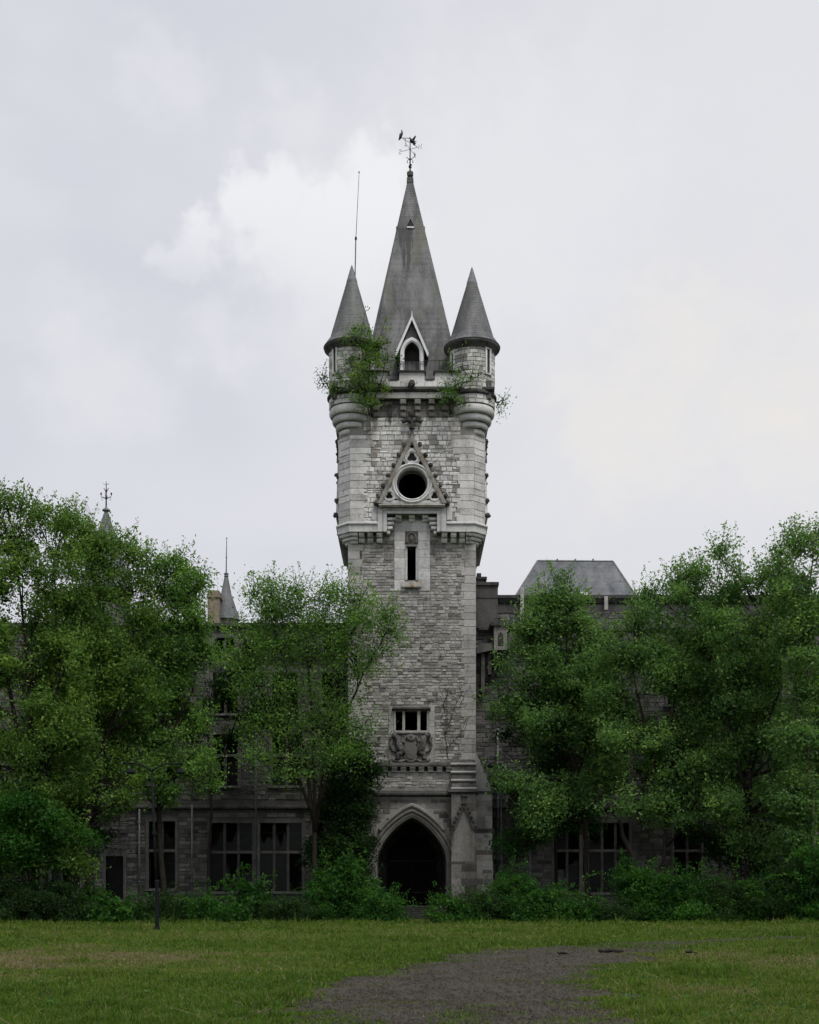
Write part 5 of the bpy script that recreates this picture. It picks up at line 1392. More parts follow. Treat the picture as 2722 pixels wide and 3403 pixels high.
# iron service stair against the right wing
Ye = 97.2
fe = empty('metal_staircase', (fx(1690, Ye), Ye, 0), 'rusty metal outdoor staircase with landing beside the tower right buttress', 'staircase')
ex = lambda p: fx(p, Ye); ez = lambda p: fz(p, Ye)
def feb(mb, nm): return mb.build(nm, M['iron'] if nm in ('deck', 'tread') else M['pipe_grey'], fe)
feb(MB().box(ex(1612), ex(1668), Ye - 0.6, Ye + 1.4, ez(2546), ez(2542)), 'deck')
for zz in (2486, 2515): feb(MB().tube([(ex(1614), Ye - 0.55, ez(zz)), (ex(1666), Ye - 0.55, ez(zz))], 0.028, 5), 'guard_rail')
for p in (1614, 1622, 1650, 1666): feb(MB().tube([(ex(p), Ye - 0.55, ez(2545)), (ex(p), Ye - 0.55, ez(2484))], 0.028, 5), 'baluster')
for p in (1616, 1664, 1760): feb(MB().tube([(ex(p), Ye - 0.5, 0), (ex(p), Ye - 0.5, ez(2546 if p < 1700 else 2630))], 0.06, 6), 'post')
feb(MB().box(ex(1735), ex(1800), Ye - 0.6, Ye + 1.4, ez(2630), ez(2626)), 'deck')
for (pa, za, pb, zb) in ((1668, 2546, 1755, 2626), (1745, 2632, 1690, 2672), (1690, 2672, 1760, 2740)):
    for yy in (Ye - 0.5, Ye + 0.4): feb(MB().tube([(ex(pa), yy, ez(za)), (ex(pb), yy, ez(zb))], 0.06, 5), 'stringer')
    feb(MB().tube([(ex(pa), Ye - 0.5, ez(za - 45)), (ex(pb), Ye - 0.5, ez(zb - 45))], 0.025, 5), 'handrail')
    for k in range(8):
        t = (k + 0.5) / 8; p = pa + (pb - pa) * t; z_ = za + (zb - za) * t
        feb(MB().box(ex(p) - 0.13, ex(p) + 0.13, Ye - 0.48, Ye + 0.4, ez(z_) - 0.02, ez(z_) + 0.02), 'tread')

# entrance steps between the bushes
es = empty('entrance_steps', (AX, 90, 0), 'worn dark stone steps leading up to the arched tower entrance', 'steps')
for i in range(6):
    y0 = 90.2 + i * 0.62
    MB().cbox(AX - 2.2 + 0.05 * i, AX + 2.2 - 0.05 * i, y0, 94.95, 0.14 * i, 0.14 * (i + 1), 0.03, 0.3).build('step', M['stone_darkest'], es)

# street lamp on the lawn
Yl = 61.0
lx = fx(522, Yl)
lamp = empty('street_lamp', (lx, Yl, 0), 'dark street lamp with two arms standing on the lawn in front of left wing', 'street lamp')
lp = lambda px, py: (fx(px, Yl), Yl, fz(py, Yl))
MB().lathe(lx, Yl, [(0.14, -0.1), (0.14, 0.12), (0.10, 0.16), (0.095, fz(2935, Yl)), (0.115, fz(2933, Yl)), (0.115, fz(2927, Yl)), (0.075, fz(2924, Yl))], 12).build('base', M['lamp_paint'], lamp)
MB().tube([lp(521, 2930), lp(513, 2770), lp(504, 2560)], [0.075, 0.062, 0.042], 10).build('pole', M['lamp_paint'], lamp, smooth=True)
MB().lathe(fx(513, Yl), Yl, [(0.07, fz(2776, Yl)), (0.11, fz(2774, Yl)), (0.11, fz(2766, Yl)), (0.07, fz(2764, Yl))], 10).build('collar', M['lamp_paint'], lamp)
for s, pts, hp in ((-1, [(504, 2563), (490, 2553), (470, 2543), (450, 2537), (408, 2536)], (435, 2540)), (1, [(504, 2563), (520, 2552), (540, 2542), (560, 2538), (605, 2537)], (600, 2540))):
    arm = MB().tube([lp(*p) for p in pts], [0.045, 0.04, 0.035, 0.035, 0.045], 8).build('arm', M['lamp_paint'], lamp, smooth=True)
    hx, hz = fx(hp[0], Yl), fz(hp[1], Yl)
    MB().tube([(hx, Yl, hz), (hx, Yl, hz - 0.2)], 0.02, 6).build('hanger', M['lamp_paint'], arm)
    MB().lathe(hx, Yl, [(0.0, hz - 0.16), (0.07, hz - 0.18), (0.1, hz - 0.26), (0.21, hz - 0.33), (0.22, hz - 0.42), (0.18, hz - 0.44), (0.1, hz - 0.46), (0.0, hz - 0.46)], 14).build('lantern', M['lamp_paint'], arm, smooth=True)

# ------------------------------------------------------------------ vegetation
def unit(v): return v / (np.linalg.norm(v, axis=-1, keepdims=True) + 1e-9)
def leaf_quads(C, size, rng, up=0.55, aspect=0.5):
    """diamond leaves at C (N,3)"""
    n = len(C)
    nr = unit(rng.normal(size=(n, 3)) + np.array([0, -0.15, up]))
    a = unit(np.cross(nr, rng.normal(size=(n, 3))))
    a[:, 2] -= 0.25; a = unit(a)
    b = unit(np.cross(nr, a))
    L = (size * rng.uniform(0.65, 1.35, n))[:, None]; Wd = L * aspect
    p0 = C - a * L * 0.5; p2 = C + a * L * 0.5
    bend = nr * L * 0.12
    p1 = C + b * Wd * 0.5 - a * L * 0.05 + bend; p3 = C - b * Wd * 0.5 - a * L * 0.05 + bend
    return np.stack([p0, p1, p2, p3], 1)
def twig_np(A, B, r0, r1, rng, sag=0.15):
    """many thin two-segment twigs as 3-sided tubes -> (N*6,4,3) quads"""
    n = len(A)
    Mi = (A + B) / 2 + rng.normal(size=(n, 3)) * sag * np.linalg.norm(B - A, axis=1, keepdims=True) * 0.5
    d = unit(B - A); s1 = unit(np.cross(d, np.array([0.3, 0.9, 0.2]))); s2 = unit(np.cross(d, s1))
    out = []
    rm = (r0 + r1) / 2
    R3 = [(math.cos(t), math.sin(t)) for t in (0, 2.094, 4.189)]
    ring = lambda P, r: [P + (s1 * c + s2 * s) * (r[:, None] if hasattr(r, 'shape') else r) for c, s in R3]
    ra, rb, rc = ring(A, r0), ring(Mi, rm), ring(B, r1)
    for k in range(3):
        k2 = (k + 1) % 3
        out.append(np.stack([ra[k], ra[k2], rb[k2], rb[k]], 1)); out.append(np.stack([rb[k], rb[k2], rc[k2], rc[k]], 1))
    return np.concatenate(out)

DENS, LSZ = 3.95, 1.25
def crown(lobes, Y, rng, dens=230, size=0.17, cl_r=0.62, thick=0.75, shoots=1.0, sparse=None):
    """lobes (px,py,rx,rz[,dY[,density]]) -> leaves, tint, cluster centres per lobe"""
    LQ, LT, CL = [], [], []
    dens = dens * DENS; size = size * LSZ
    for lb in lobes:
        px, py, rx, rz = lb[:4]
        dY = lb[4] if len(lb) > 4 else 0.0; k = lb[5] if len(lb) > 5 else 1.0
        yy = Y + dY; s = yy / F
        c = np.array([fx(px, yy), yy, fz(py, yy)]); rad = np.array([rx * s, max(rx * s * thick, 1.0), rz * s])
        area = math.pi * rad[0] * rad[2]
        ncl = max(6, int(area * 3.6 * k ** 0.5))
        d = unit(rng.normal(size=(ncl, 3)))
        rr = rng.uniform(0.25, 1.0, ncl) ** 0.55
        rr *= rng.uniform(0.8, 1.12, ncl)
        P = c + d * rr[:, None] * rad
        CL.append((c, rad, P))
        per = max(6, int(area * dens * k / ncl))
        cr = cl_r * rng.uniform(0.6, 1.4, ncl)
        C = np.repeat(P, per, 0) + rng.normal(size=(ncl * per, 3)) * np.repeat(cr, per)[:, None] * np.array([0.66, 0.66, 0.46])
        T = np.repeat(rng.uniform(0.1, 0.7, ncl), per) + rng.normal(size=ncl * per) * 0.11
        LQ.append(leaf_quads(C, size, rng)); LT.append(T)
        # leafy shoots breaking the outline
        ns = int(shoots * (3 + area * 0.5))
        for _ in range(ns):
            th = rng.uniform(0.15, math.pi - 0.15); ph = rng.uniform(-0.7, 0.7)
            b0 = c + np.array([math.cos(th) * math.cos(ph), math.sin(ph) * 0.8, math.sin(th)]) * rad * 0.93
            ln = rng.uniform(0.6, 1.5); lean = np.array([math.cos(th) * 0.6 + rng.normal() * 0.2, rng.normal() * 0.2, 1.0]); lean /= np.linalg.norm(lean)
            m_ = int(26 * ln * k)
            if m_ < 3: continue
            t = rng.uniform(0, 1, m_)
            C = b0 + lean * (t * ln)[:, None] + rng.normal(size=(m_, 3)) * (0.24 * (1.15 - t))[:, None]
            LQ.append(leaf_quads(C, size * 0.9, rng, up=0.3)); LT.append(rng.uniform(0.35, 0.85, m_))
            CL[-1] = (c, rad, np.concatenate([CL[-1][2], (b0 + lean * ln * 0.8)[None]]))
    return np.concatenate(LQ), np.clip(np.concatenate(LT), 0, 1), CL

def make_tree(name, label, base, Y, stems, lobes, leaf, seed, cat='tree', group=None, dens=230, size=0.17, trunk_r=0.22, bark='bark', shoots=1.0, cl_r=0.62, thick=0.75):
    """stems: list of px polylines [(px,py,dY)...] from the ground up"""
    rng = np.random.default_rng(seed)
    bx = fx(base, Y)
    root = empty(name, (bx, Y, 0), label, cat, group)
    Q, T, CL = crown(lobes, Y, rng, dens, size, cl_r, thick, shoots)
    quad_mesh('crown', Q, T, M[leaf], root)
    tr = MB(); nodes = []
    for si, st in enumerate(stems):
        pts = []
        for q in st:
            yy = Y + (q[2] if len(q) > 2 else 0)
            pts.append(Vector((fx(q[0], yy), yy, fz(q[1], yy))))
        # subdivide with a little wander
        fine = []
        for i in range(len(pts) - 1):
            for k in range(3): fine.append(pts[i].lerp(pts[i + 1], k / 3) + Vector((rng.normal() * 0.05, rng.normal() * 0.05, 0)) * (0 if i == 0 and k == 0 else 1))
        fine.append(pts[-1])
        r0 = trunk_r * (1.0 if si == 0 else 0.62)
        rr = [max(0.03, r0 * (1 - 0.85 * i / (len(fine) - 1))) for i in range(len(fine))]
        rr[0] *= 1.25
        tr.tube(fine, rr, 8)
        nodes += [(p, r) for p, r in zip(fine, rr)][2:]
    NPs = np.array([tuple(p) for p, r in nodes])
    # limbs from the stems to each lobe, twigs on to every clump
    A, B, RA = [], [], []
    for (c, rad, P) in CL:
        dist = np.linalg.norm(NPs - (c - np.array([0, 0, rad[2] * 0.8])), axis=1) + np.maximum(0, NPs[:, 2] - c[2]) * 2
        j = int(np.argmin(dist)); s0 = Vector(NPs[j]); cv = Vector(c)
        mid = s0.lerp(cv, 0.5) + Vector((rng.normal() * 0.3, rng.normal() * 0.2, (s0 - cv).length * 0.06))
        r_ = min(nodes[j][1] * 0.75, 0.11)
        tr.tube([s0, mid, cv], [r_, r_ * 0.7, r_ * 0.4], 6)
        hub = np.array([tuple(s0.lerp(mid, 0.6)), tuple(mid), tuple(mid.lerp(cv, 0.6)), tuple(cv)])
        pick = hub[rng.integers(0, 4, len(P))]
        A.append(pick); B.append(P)
    tr.build('trunk', M[bark], root, smooth=True, fixn=False)
    A = np.concatenate(A); B = np.concatenate(B)
    q = twig_np(A, B, 0.028, 0.008, rng)
    quad_mesh('twigs', q, np.full(len(q), 0.5), M[bark], root, kind='stuff')
    return root
TOPX = [-200, 0, 47, 110, 205, 260, 300, 355, 418, 473, 536, 600, 663, 710, 742, 789, 828, 915, 1010, 1105, 1168, 1230, 1310, 1345,
        1585, 1640, 1690, 1740, 1783, 1870, 1925, 1972, 2035, 2115, 2178, 2240, 2335, 2398, 2438, 2493, 2572, 2620, 2722, 2900]
TOPY = [1570, 1590, 1600, 1635, 1650, 1660, 1700, 1720, 1745, 1785, 1800, 1800, 1840, 1895, 1990, 1945, 1905, 1920, 1925, 1905, 1945, 1985, 1990, 2060,
        2330, 2250, 2150, 2040, 1930, 1905, 1975, 2080, 2035, 1960, 1895, 1850, 1815, 1755, 1830, 1865, 1815, 1725, 1700, 1680]
def auto_lobes(x0, x1, bot, seed, r=(48, 82), low=0.55, gaps=(), fill=1.9):
    rng = random.Random(seed); out = []
    # a fringe of small clumps just under the outline
    x = x0
    while x < x1:
        rr = rng.uniform(28, 46); t = np.interp(x, TOPX, TOPY) + 34
        out.append((x, t + rr * rng.uniform(0.8, 1.5), rr, rr * rng.uniform(0.8, 1.1), rng.uniform(-.8, 1.2), rng.uniform(0.4, 0.7))); x += rr * rng.uniform(1.0, 1.5)
    area = sum(max(0, bot - np.interp(xx, TOPX, TOPY)) for xx in np.linspace(x0, x1, 30)) / 30 * (x1 - x0)
    n = int(area * fill / (math.pi * ((r[0] + r[1]) / 2) ** 2))
    for i in range(n):
        for _ in range(12):
            x = rng.uniform(x0, x1); t = np.interp(x, TOPX, TOPY) + 85
            v = ((i + rng.random()) / n) ** 0.9
            y = t + (bot - t) * v
            if any(a < x < b and c < y < d for a, b, c, d in gaps) and rng.random() < 0.85: continue
            break
        else: continue
        rr = rng.uniform(*r)
        k = (0.6 if v < 0.2 else 1.0) if v < 0.55 else 1.0 + (low - 1.0) * (v - 0.55) / 0.45
        out.append((x, y, rr, rr * rng.uniform(0.6, 0.9), rng.uniform(-1.3, 1.5), k * rng.uniform(0.6, 1.2)))
    return out
GL = 'trees overgrowing the left wing'; GR = 'trees overgrowing the right wing'
gy = lambda Y: HY + EYE * F / Y    # pixel row of the ground at depth Y
make_tree('tree', 'tall broad leafy tree at the far left edge, its crown highest on that side', 120, 79, [
    [(110, gy(79)), (120, 2700), (95, 2300), (60, 1900)], [(120, 2700), (190, 2300), (180, 1850)], [(110, 2650), (20, 2250), (-40, 2000)]],
    auto_lobes(-130, 250, 2880, 1, low=0.75),
    'leaf_left', 101, group=GL, trunk_r=0.3, dens=108)
make_tree('tree', 'yellowish green tree in front of the iron finial turret', 310, 84, [
    [(300, gy(84)), (292, 2750), (305, 2450), (330, 2200), (350, 1900)], [(292, 2750), (240, 2400), (262, 2100)], [(305, 2600), (390, 2350), (440, 2150)]],
    auto_lobes(180, 480, 2700, 2, low=0.7, gaps=[(330, 480, 2560, 2700)]),
    'leaf_left', 102, group=GL, trunk_r=0.34, dens=108)
make_tree('tree', 'rounded leafy tree just left of the slim turret', 560, 86, [
    [(545, gy(86)), (530, 2700), (540, 2400), (580, 2050)], [(535, 2600), (470, 2300), (470, 2050)], [(540, 2500), (640, 2300), (660, 2120)]],
    auto_lobes(420, 690, 2640, 3, low=0.4, gaps=[(690, 820, 2440, 2640), (490, 590, 2500, 2600)]),
    'leaf_mid', 103, group=GL, dens=108)
make_tree('tree', 'many stemmed tree spreading up against the left side of the tower', 1050, 90, [
    [(1050, gy(90)), (1045, 2750), (1010, 2500), (960, 2250), (900, 2050)], [(1045, 2760), (1040, 2400), (1020, 2150), (1000, 2020)], [(1050, 2760), (1090, 2450), (1120, 2150), (1130, 2020)],
    [(1050, 2700), (1130, 2420), (1210, 2230), (1290, 2090)], [(1045, 2720), (940, 2450), (850, 2280), (820, 2150)]],
    [(840, 1965, 36, 34, 0, .7), (900, 1965, 46, 40, 0, .8), (985, 1965, 50, 40, 0, .8), (1060, 1985, 46, 40, 0, .8), (1130, 1960, 46, 40, 0, .8), (1195, 2000, 44, 40, -1, .8), (885, 2040, 70, 55), (960, 2030, 90, 60), (1080, 2050, 90, 60), (1180, 2080, 80, 70, -1), (1270, 2050, 55, 50, -1.5, .8), (1310, 2110, 35, 40, -1.5, .6), (820, 2150, 80, 80), (930, 2150, 100, 70, 0, .8), (1050, 2160, 90, 70, 0, .8), (1180, 2190, 90, 70, -1, .7), (1260, 2180, 60, 60, -1.5, .5), (860, 2280, 90, 70, 0, .7), (990, 2290, 80, 60, 0, .55), (1130, 2310, 90, 70, -1, .55), (850, 2400, 80, 60, 0, .7), (960, 2420, 90, 70, 0, .7), (1070, 2430, 90, 80, 0, .8), (1200, 2420, 70, 35, -1.5, .6), (1150, 2510, 80, 60, -1, .9), (1000, 2550, 100, 60, 0, .7), (870, 2530, 60, 60, -1, .6)],
    'leaf_mid', 104, group=GL, dens=78, trunk_r=0.2, cl_r=0.8, size=0.15, shoots=1.6)
make_tree('tree', 'pointed tree standing before the slate hip roof', 1850, 90, [
    [(1960, gy(90)), (1945, 2800), (1925, 2600), (1890, 2350), (1870, 2000)], [(1930, 2600), (1830, 2350), (1780, 2200)], [(1920, 2560), (1980, 2350), (1960, 2200)]],
    [(1866, 1945, 34, 36, 0, .9), (1800, 1985, 34, 28, 0, .9), (1915, 1998, 34, 32, 0, .9), (1850, 2015, 58, 40), (1875, 2075, 75, 48), (1800, 2060, 50, 40)] + auto_lobes(1630, 2020, 2740, 5, low=0.45, gaps=[(1560, 1660, 1800, 2430), (1580, 1730, 2430, 2900), (1650, 1765, 1900, 2080), (1780, 1890, 2440, 2530), (1990, 2060, 2220, 2340)]),
    'leaf_right', 105, group=GR, dens=108)
make_tree('tree', 'bushy tree with leaning trunk right of the slate hip roof', 2150, 85, [
    [(2140, gy(85)), (2105, 2850), (2060, 2740), (1990, 2620)], [(2200, gy(85)), (2215, 2700), (2230, 2400), (2280, 2050)], [(2215, 2650), (2140, 2400), (2100, 2200)], [(2225, 2550), (2350, 2300), (2380, 2000)]],
    auto_lobes(2000, 2430, 2720, 6, low=0.42, gaps=[(1990, 2110, 2520, 2700), (2000, 2080, 2200, 2350)]),
    'leaf_right', 106, group=GR, trunk_r=0.26, dens=108)
make_tree('tree', 'dense dark tree between the bushy tree and the right edge of the picture', 2500, 83, [
    [(2480, gy(83)), (2490, 2700), (2500, 2350), (2530, 2050)], [(2490, 2650), (2420, 2400), (2430, 2150)], [(2495, 2550), (2590, 2300), (2600, 2050)]],
    auto_lobes(2390, 2640, 2840, 7, low=0.5),
    'leaf_right', 107, group=GR, dens=108)
make_tree('birch_tree', 'tall tree with thin pale trunk at the far right edge', 2690, 79, [
    [(2715, gy(79)), (2705, 2780), (2685, 2400), (2690, 2000), (2700, 1780)], [(2740, gy(79)), (2745, 2600), (2760, 2200), (2760, 1900)]],
    auto_lobes(2600, 2820, 2900, 8, low=0.8),
    'leaf_right', 108, group=GR, bark='bark_pale', trunk_r=0.17, dens=108)
# saplings and low growth against the walls
make_tree('young_tree', 'young leafy tree growing in front of the metal staircase', 1700, 91, [[(1720, gy(91)), (1715, 2850), (1700, 2700), (1730, 2560)], [(1715, 2850), (1780, 2720), (1820, 2640)]],
    [(1830, 2640, 90, 50, 0, .8), (1830, 2720, 90, 50, 0, .7), (1700, 2800, 55, 40, 0, .7), (1760, 2790, 70, 40, 0, .7), (1920, 2680, 70, 40, 0, .6), (1960, 2745, 50, 22, 0, .6)], 'leaf_bush', 109, dens=120, trunk_r=0.1, shoots=0.5)
make_tree('young_tree', 'young leafy tree with low branches at the left edge of the lawn', 90, 77, [[(90, gy(77)), (95, 2850), (110, 2680)], [(95, 2850), (220, 2770), (300, 2790)]],
    [(60, 2690, 110, 60), (150, 2740, 80, 45, 0, .8), (250, 2775, 70, 22, 0, .8), (310, 2795, 35, 14, 0, .7), (40, 2800, 120, 60), (120, 2850, 90, 50, 0, .7)], 'leaf_bush', 110, dens=130, trunk_r=0.1, shoots=0.4)
make_tree('young_tree', 'young tree climbing beside the left buttress of the tower portal', 1170, 92, [[(1160, gy(92)), (1165, 2800), (1180, 2600), (1190, 2480)], [(1165, 2800), (1110, 2650)]],
    [(1190, 2500, 60, 60), (1150, 2590, 80, 60), (1220, 2590, 50, 55, 0, .9), (1110, 2670, 80, 60), (1190, 2690, 60, 70), (1140, 2780, 80, 70), (1205, 2810, 40, 70), (1080, 2840, 80, 60), (1160, 2890, 80, 70)], 'leaf_ivy', 111, dens=120, trunk_r=0.09, shoots=0.4)

def wall_growth(label, x0, x1, top, bot, Y, seed, leaf, stems, dens=90):
    rng = random.Random(seed); lb = []
    n = int((x1 - x0) * (bot - top) * 1.3 / (math.pi * 62 ** 2))
    for i in range(n):
        r = rng.uniform(45, 80); lb.append((rng.uniform(x0, x1), top + (bot - top) * (i + rng.random()) / n, r, r * rng.uniform(.6, .9), rng.uniform(-1, 1), rng.uniform(.4, 1.0)))
    make_tree('tree', label, (x0 + x1) / 2, Y, stems, lb, leaf, seed, group='trees close to the castle walls', dens=dens, trunk_r=0.14, shoots=0.3)
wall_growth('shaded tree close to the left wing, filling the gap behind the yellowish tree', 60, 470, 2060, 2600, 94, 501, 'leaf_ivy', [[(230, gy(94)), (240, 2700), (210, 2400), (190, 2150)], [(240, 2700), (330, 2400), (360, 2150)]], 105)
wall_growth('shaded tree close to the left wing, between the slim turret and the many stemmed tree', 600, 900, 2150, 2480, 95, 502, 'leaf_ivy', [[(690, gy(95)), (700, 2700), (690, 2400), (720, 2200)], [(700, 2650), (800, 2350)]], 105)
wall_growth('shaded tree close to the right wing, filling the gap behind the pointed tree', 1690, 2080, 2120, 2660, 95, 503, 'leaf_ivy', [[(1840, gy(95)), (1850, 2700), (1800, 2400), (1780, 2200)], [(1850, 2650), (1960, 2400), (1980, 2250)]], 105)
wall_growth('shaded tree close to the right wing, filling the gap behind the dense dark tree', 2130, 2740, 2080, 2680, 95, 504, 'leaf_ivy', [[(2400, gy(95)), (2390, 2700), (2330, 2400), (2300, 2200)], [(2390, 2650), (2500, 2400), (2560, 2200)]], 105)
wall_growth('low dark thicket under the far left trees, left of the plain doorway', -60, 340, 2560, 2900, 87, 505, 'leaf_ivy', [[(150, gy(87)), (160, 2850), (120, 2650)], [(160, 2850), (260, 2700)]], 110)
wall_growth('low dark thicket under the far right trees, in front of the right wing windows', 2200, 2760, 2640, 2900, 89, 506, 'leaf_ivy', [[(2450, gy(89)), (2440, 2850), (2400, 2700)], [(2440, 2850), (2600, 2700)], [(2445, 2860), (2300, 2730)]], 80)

# bushes along the foot of the walls
rngB = np.random.default_rng(5)
def make_bush(label, px, top, hw, Y, seed, leaf='leaf_bush', dens=125):
    rng = np.random.default_rng(seed)
    g = gy(Y); s = Y / F
    root = empty('bush', (fx(px, Y), Y, 0), label, 'bush', 'bushes along the edge of the lawn')
    h = (g - top) * rng.uniform(0.85, 1.3)
    lobes = [(px, g - h * 0.38, hw * 0.75, h * 0.42), (px - hw * 0.55, g - h * 0.30, hw * 0.5, h * 0.32, 0.5), (px + hw * 0.55, g - h * 0.28, hw * 0.5, h * 0.30, 0.3),
             (px - hw * 0.25, g - h * 0.66, hw * 0.5, h * 0.34, 0.4), (px + hw * 0.3, g - h * 0.60, hw * 0.45, h * 0.30, 0.6), (px + hw * 0.1, g - h * 0.14, hw * 0.9, h * 0.16, -0.6), (px - hw * 0.3, g - h * 0.12, hw * 0.7, h * 0.14, -0.8)]
    hw = hw * rng.uniform(0.8, 1.1)
    lobes = [(l[0] + rng.normal() * hw * 0.12, l[1] + rng.normal() * h * 0.06, l[2] * rng.uniform(.8, 1.15), l[3] * rng.uniform(.8, 1.2), *l[4:]) for l in lobes]
    sp_ = rng.integers(0, 4); leaf = ('leaf_bush', 'leaf_ivy', 'leaf_bush', 'leaf_bush')[sp_]; lsz = (0.15, 0.11, 0.19, 0.13)[sp_]
    Q, T, CL = crown(lobes, Y, rng, dens * (0.15 / lsz) ** 1.3, lsz, 0.42, 0.9, 0.7)
    arcs = []
    for _ in range(rng.integers(5, 14)):                       # arching bramble shoots
        p0 = np.array([fx(px + rng.normal() * hw * 0.5, Y), Y - rng.uniform(0.2, 1.0), h * s * rng.uniform(0.2, 0.8)])
        dx = rng.normal() * 1.2; up_ = rng.uniform(0.5, 1.3); tt = np.linspace(0, 1, 26)
        A_ = p0 + np.stack([dx * tt, -rng.uniform(0.2, 0.9) * tt, up_ * tt * (1.6 - 1.5 * tt)], 1)
        arcs.append(A_)
        C_ = np.repeat(A_, 2, 0) + rng.normal(size=(52, 3)) * 0.07
        Q = np.concatenate([Q, leaf_quads(C_, lsz * 1.3, rng)]); T = np.concatenate([T, rng.uniform(0.3, 0.9, 52)])
    keep = Q[:, :, 2].min(1) > -0.02
    quad_mesh('foliage', Q[keep], T[keep], M[leaf], root)
    A = []; B = []
    b0 = np.array([fx(px, Y), Y, 0.0])
    for (c, rad, P) in CL:
        B.append(P); A.append(b0 + rng.normal(size=(len(P), 3)) * np.array([hw * s * 0.3, 0.3, 0.0]) + (P - b0) * 0.1)
    q = twig_np(np.concatenate(A), np.concatenate(B), 0.02, 0.006, rng, 0.2)
    for A_ in arcs: q = np.concatenate([q, twig_np(A_[:-1:3], A_[3::3] if len(A_[3::3]) == len(A_[:-1:3]) else A_[1::3][:len(A_[:-1:3])], 0.01, 0.008, rng, 0.0)])
    quad_mesh('stems', q, np.full(len(q), 0.5), M['bark'], root, kind='stuff')
BUSH = [(40, 2915, 130, 77, 'big bush under the far left tree'), (215, 2930, 120, 77.5, 'bush second from the left edge of the lawn'), (380, 2985, 90, 78, 'low bush left of the street lamp foot'),
        (560, 2960, 100, 79, 'bush right behind the street lamp foot'), (700, 2990, 95, 78, 'low bush below the left of the paired tall windows'), (830, 2950, 90, 80, 'bush below the pier between the paired tall windows'),
        (960, 2985, 100, 77.5, 'low bush below the right of the paired tall windows'), (1090, 2910, 110, 80, 'bush left of the portal under the many stemmed tree'), (1200, 2890, 100, 81, 'high bush against the left portal buttress'), (1275, 2965, 75, 77.5, 'bush reaching over the left edge of the entrance path'),
        (1500, 2985, 85, 78, 'low bush at the right edge of the entrance path'), (1600, 2950, 95, 79, 'bush in front of the right portal buttress'), (1700, 2905, 95, 80, 'bush below the metal staircase'), (1800, 2970, 100, 78, 'low bush right of the one below the metal staircase'),
        (1915, 3010, 85, 77, 'lowest bush beneath the right wing window pair'), (2030, 3005, 80, 77.5, 'small bush left of the tall bush group on the right'), (2140, 2900, 100, 78.5, 'bush at the foot of the leaning trunk'), (2260, 2920, 110, 77.5, 'bush right of the leaning trunk foot'),
        (2380, 2930, 110, 78, 'middle bush of the thick row at the lower right'), (2500, 2900, 120, 78.5, 'bush below the dense dark tree'), (2620, 2890, 110, 78, 'second bush from the right edge of the lawn'), (2730, 2830, 110, 77, 'tall bush at the right edge of the lawn')]
for i, (px, top, hw, Y, lab) in enumerate(BUSH): make_bush(lab, px, top, hw, Y, 300 + i)

# plants rooted in the tower masonry
def wall_plant(name, label, base, Y, stems, lobes, leaf, seed, dens=200, size=0.14, cat='shrub'):
    return make_tree(name, label, base, Y, stems, lobes, leaf, seed, cat=cat, group='shrubs rooted in the tower masonry', dens=dens, size=size, trunk_r=0.07, cl_r=0.4, shoots=0.5, thick=0.55)
p1 = wall_plant('shrub', 'large shrub sprouting across the left turret and parapet of the tower', 1238, 93.2, [[(1236, 1385), (1240, 1330), (1225, 1250), (1200, 1150)], [(1228, 1380), (1222, 1320), (1170, 1230)], [(1240, 1335), (1275, 1240)]],
    [(1180, 1090, 26, 30, 0, .8), (1205, 1120, 30, 35, 0, .9), (1160, 1135, 30, 25, 0, .7), (1260, 1150, 40, 35), (1215, 1180, 50, 35), (1280, 1205, 34, 40), (1165, 1215, 30, 30, 0, .7), (1225, 1235, 55, 35), (1130, 1265, 30, 28, 0, .8), (1190, 1270, 50, 32), (1260, 1275, 45, 30), (1110, 1290, 22, 22, 0, .7), (1215, 1310, 45, 26), (1195, 1335, 35, 22, -.2, .8), (1235, 1350, 25, 20, -.2, .7)], 'leaf_left', 401, dens=46)
for o in [p1]: o.location = o.location
wall_plant('shrub', 'small shrub sprouting beside the right turret of the tower', 1508, 93.2, [[(1500, 1375), (1498, 1330), (1515, 1260)], [(1498, 1340), (1550, 1240)]],
    [(1500, 1215, 16, 22, 0, .6), (1545, 1215, 30, 14, 0, .5), (1520, 1270, 28, 18, 0, .6), (1565, 1265, 22, 14, 0, .4), (1500, 1310, 35, 26, 0, .7), (1520, 1335, 26, 18, 0, .7), (1480, 1330, 24, 18, 0, .6), (1590, 1248, 14, 10, 0, .5)], 'leaf_mid', 402, dens=75)
wall_plant('shrub', 'tiny sprig sticking out left of the left turret', 1095, 95.2, [[(1094, 1290), (1080, 1268), (1072, 1245)]], [(1072, 1245, 10, 12, 0, .6), (1064, 1262, 10, 14, 0, .6), (1074, 1280, 10, 10, 0, .5)], 'leaf_bush', 403, dens=60)
wall_plant('shrub', 'tiny sprig sticking out right of the right turret', 1650, 95.2, [[(1648, 1338), (1662, 1334), (1676, 1330)]], [(1672, 1328, 14, 8, 0, .6), (1664, 1350, 14, 12, 0, .5), (1660, 1372, 10, 10, 0, .5)], 'leaf_mid', 404, dens=60)
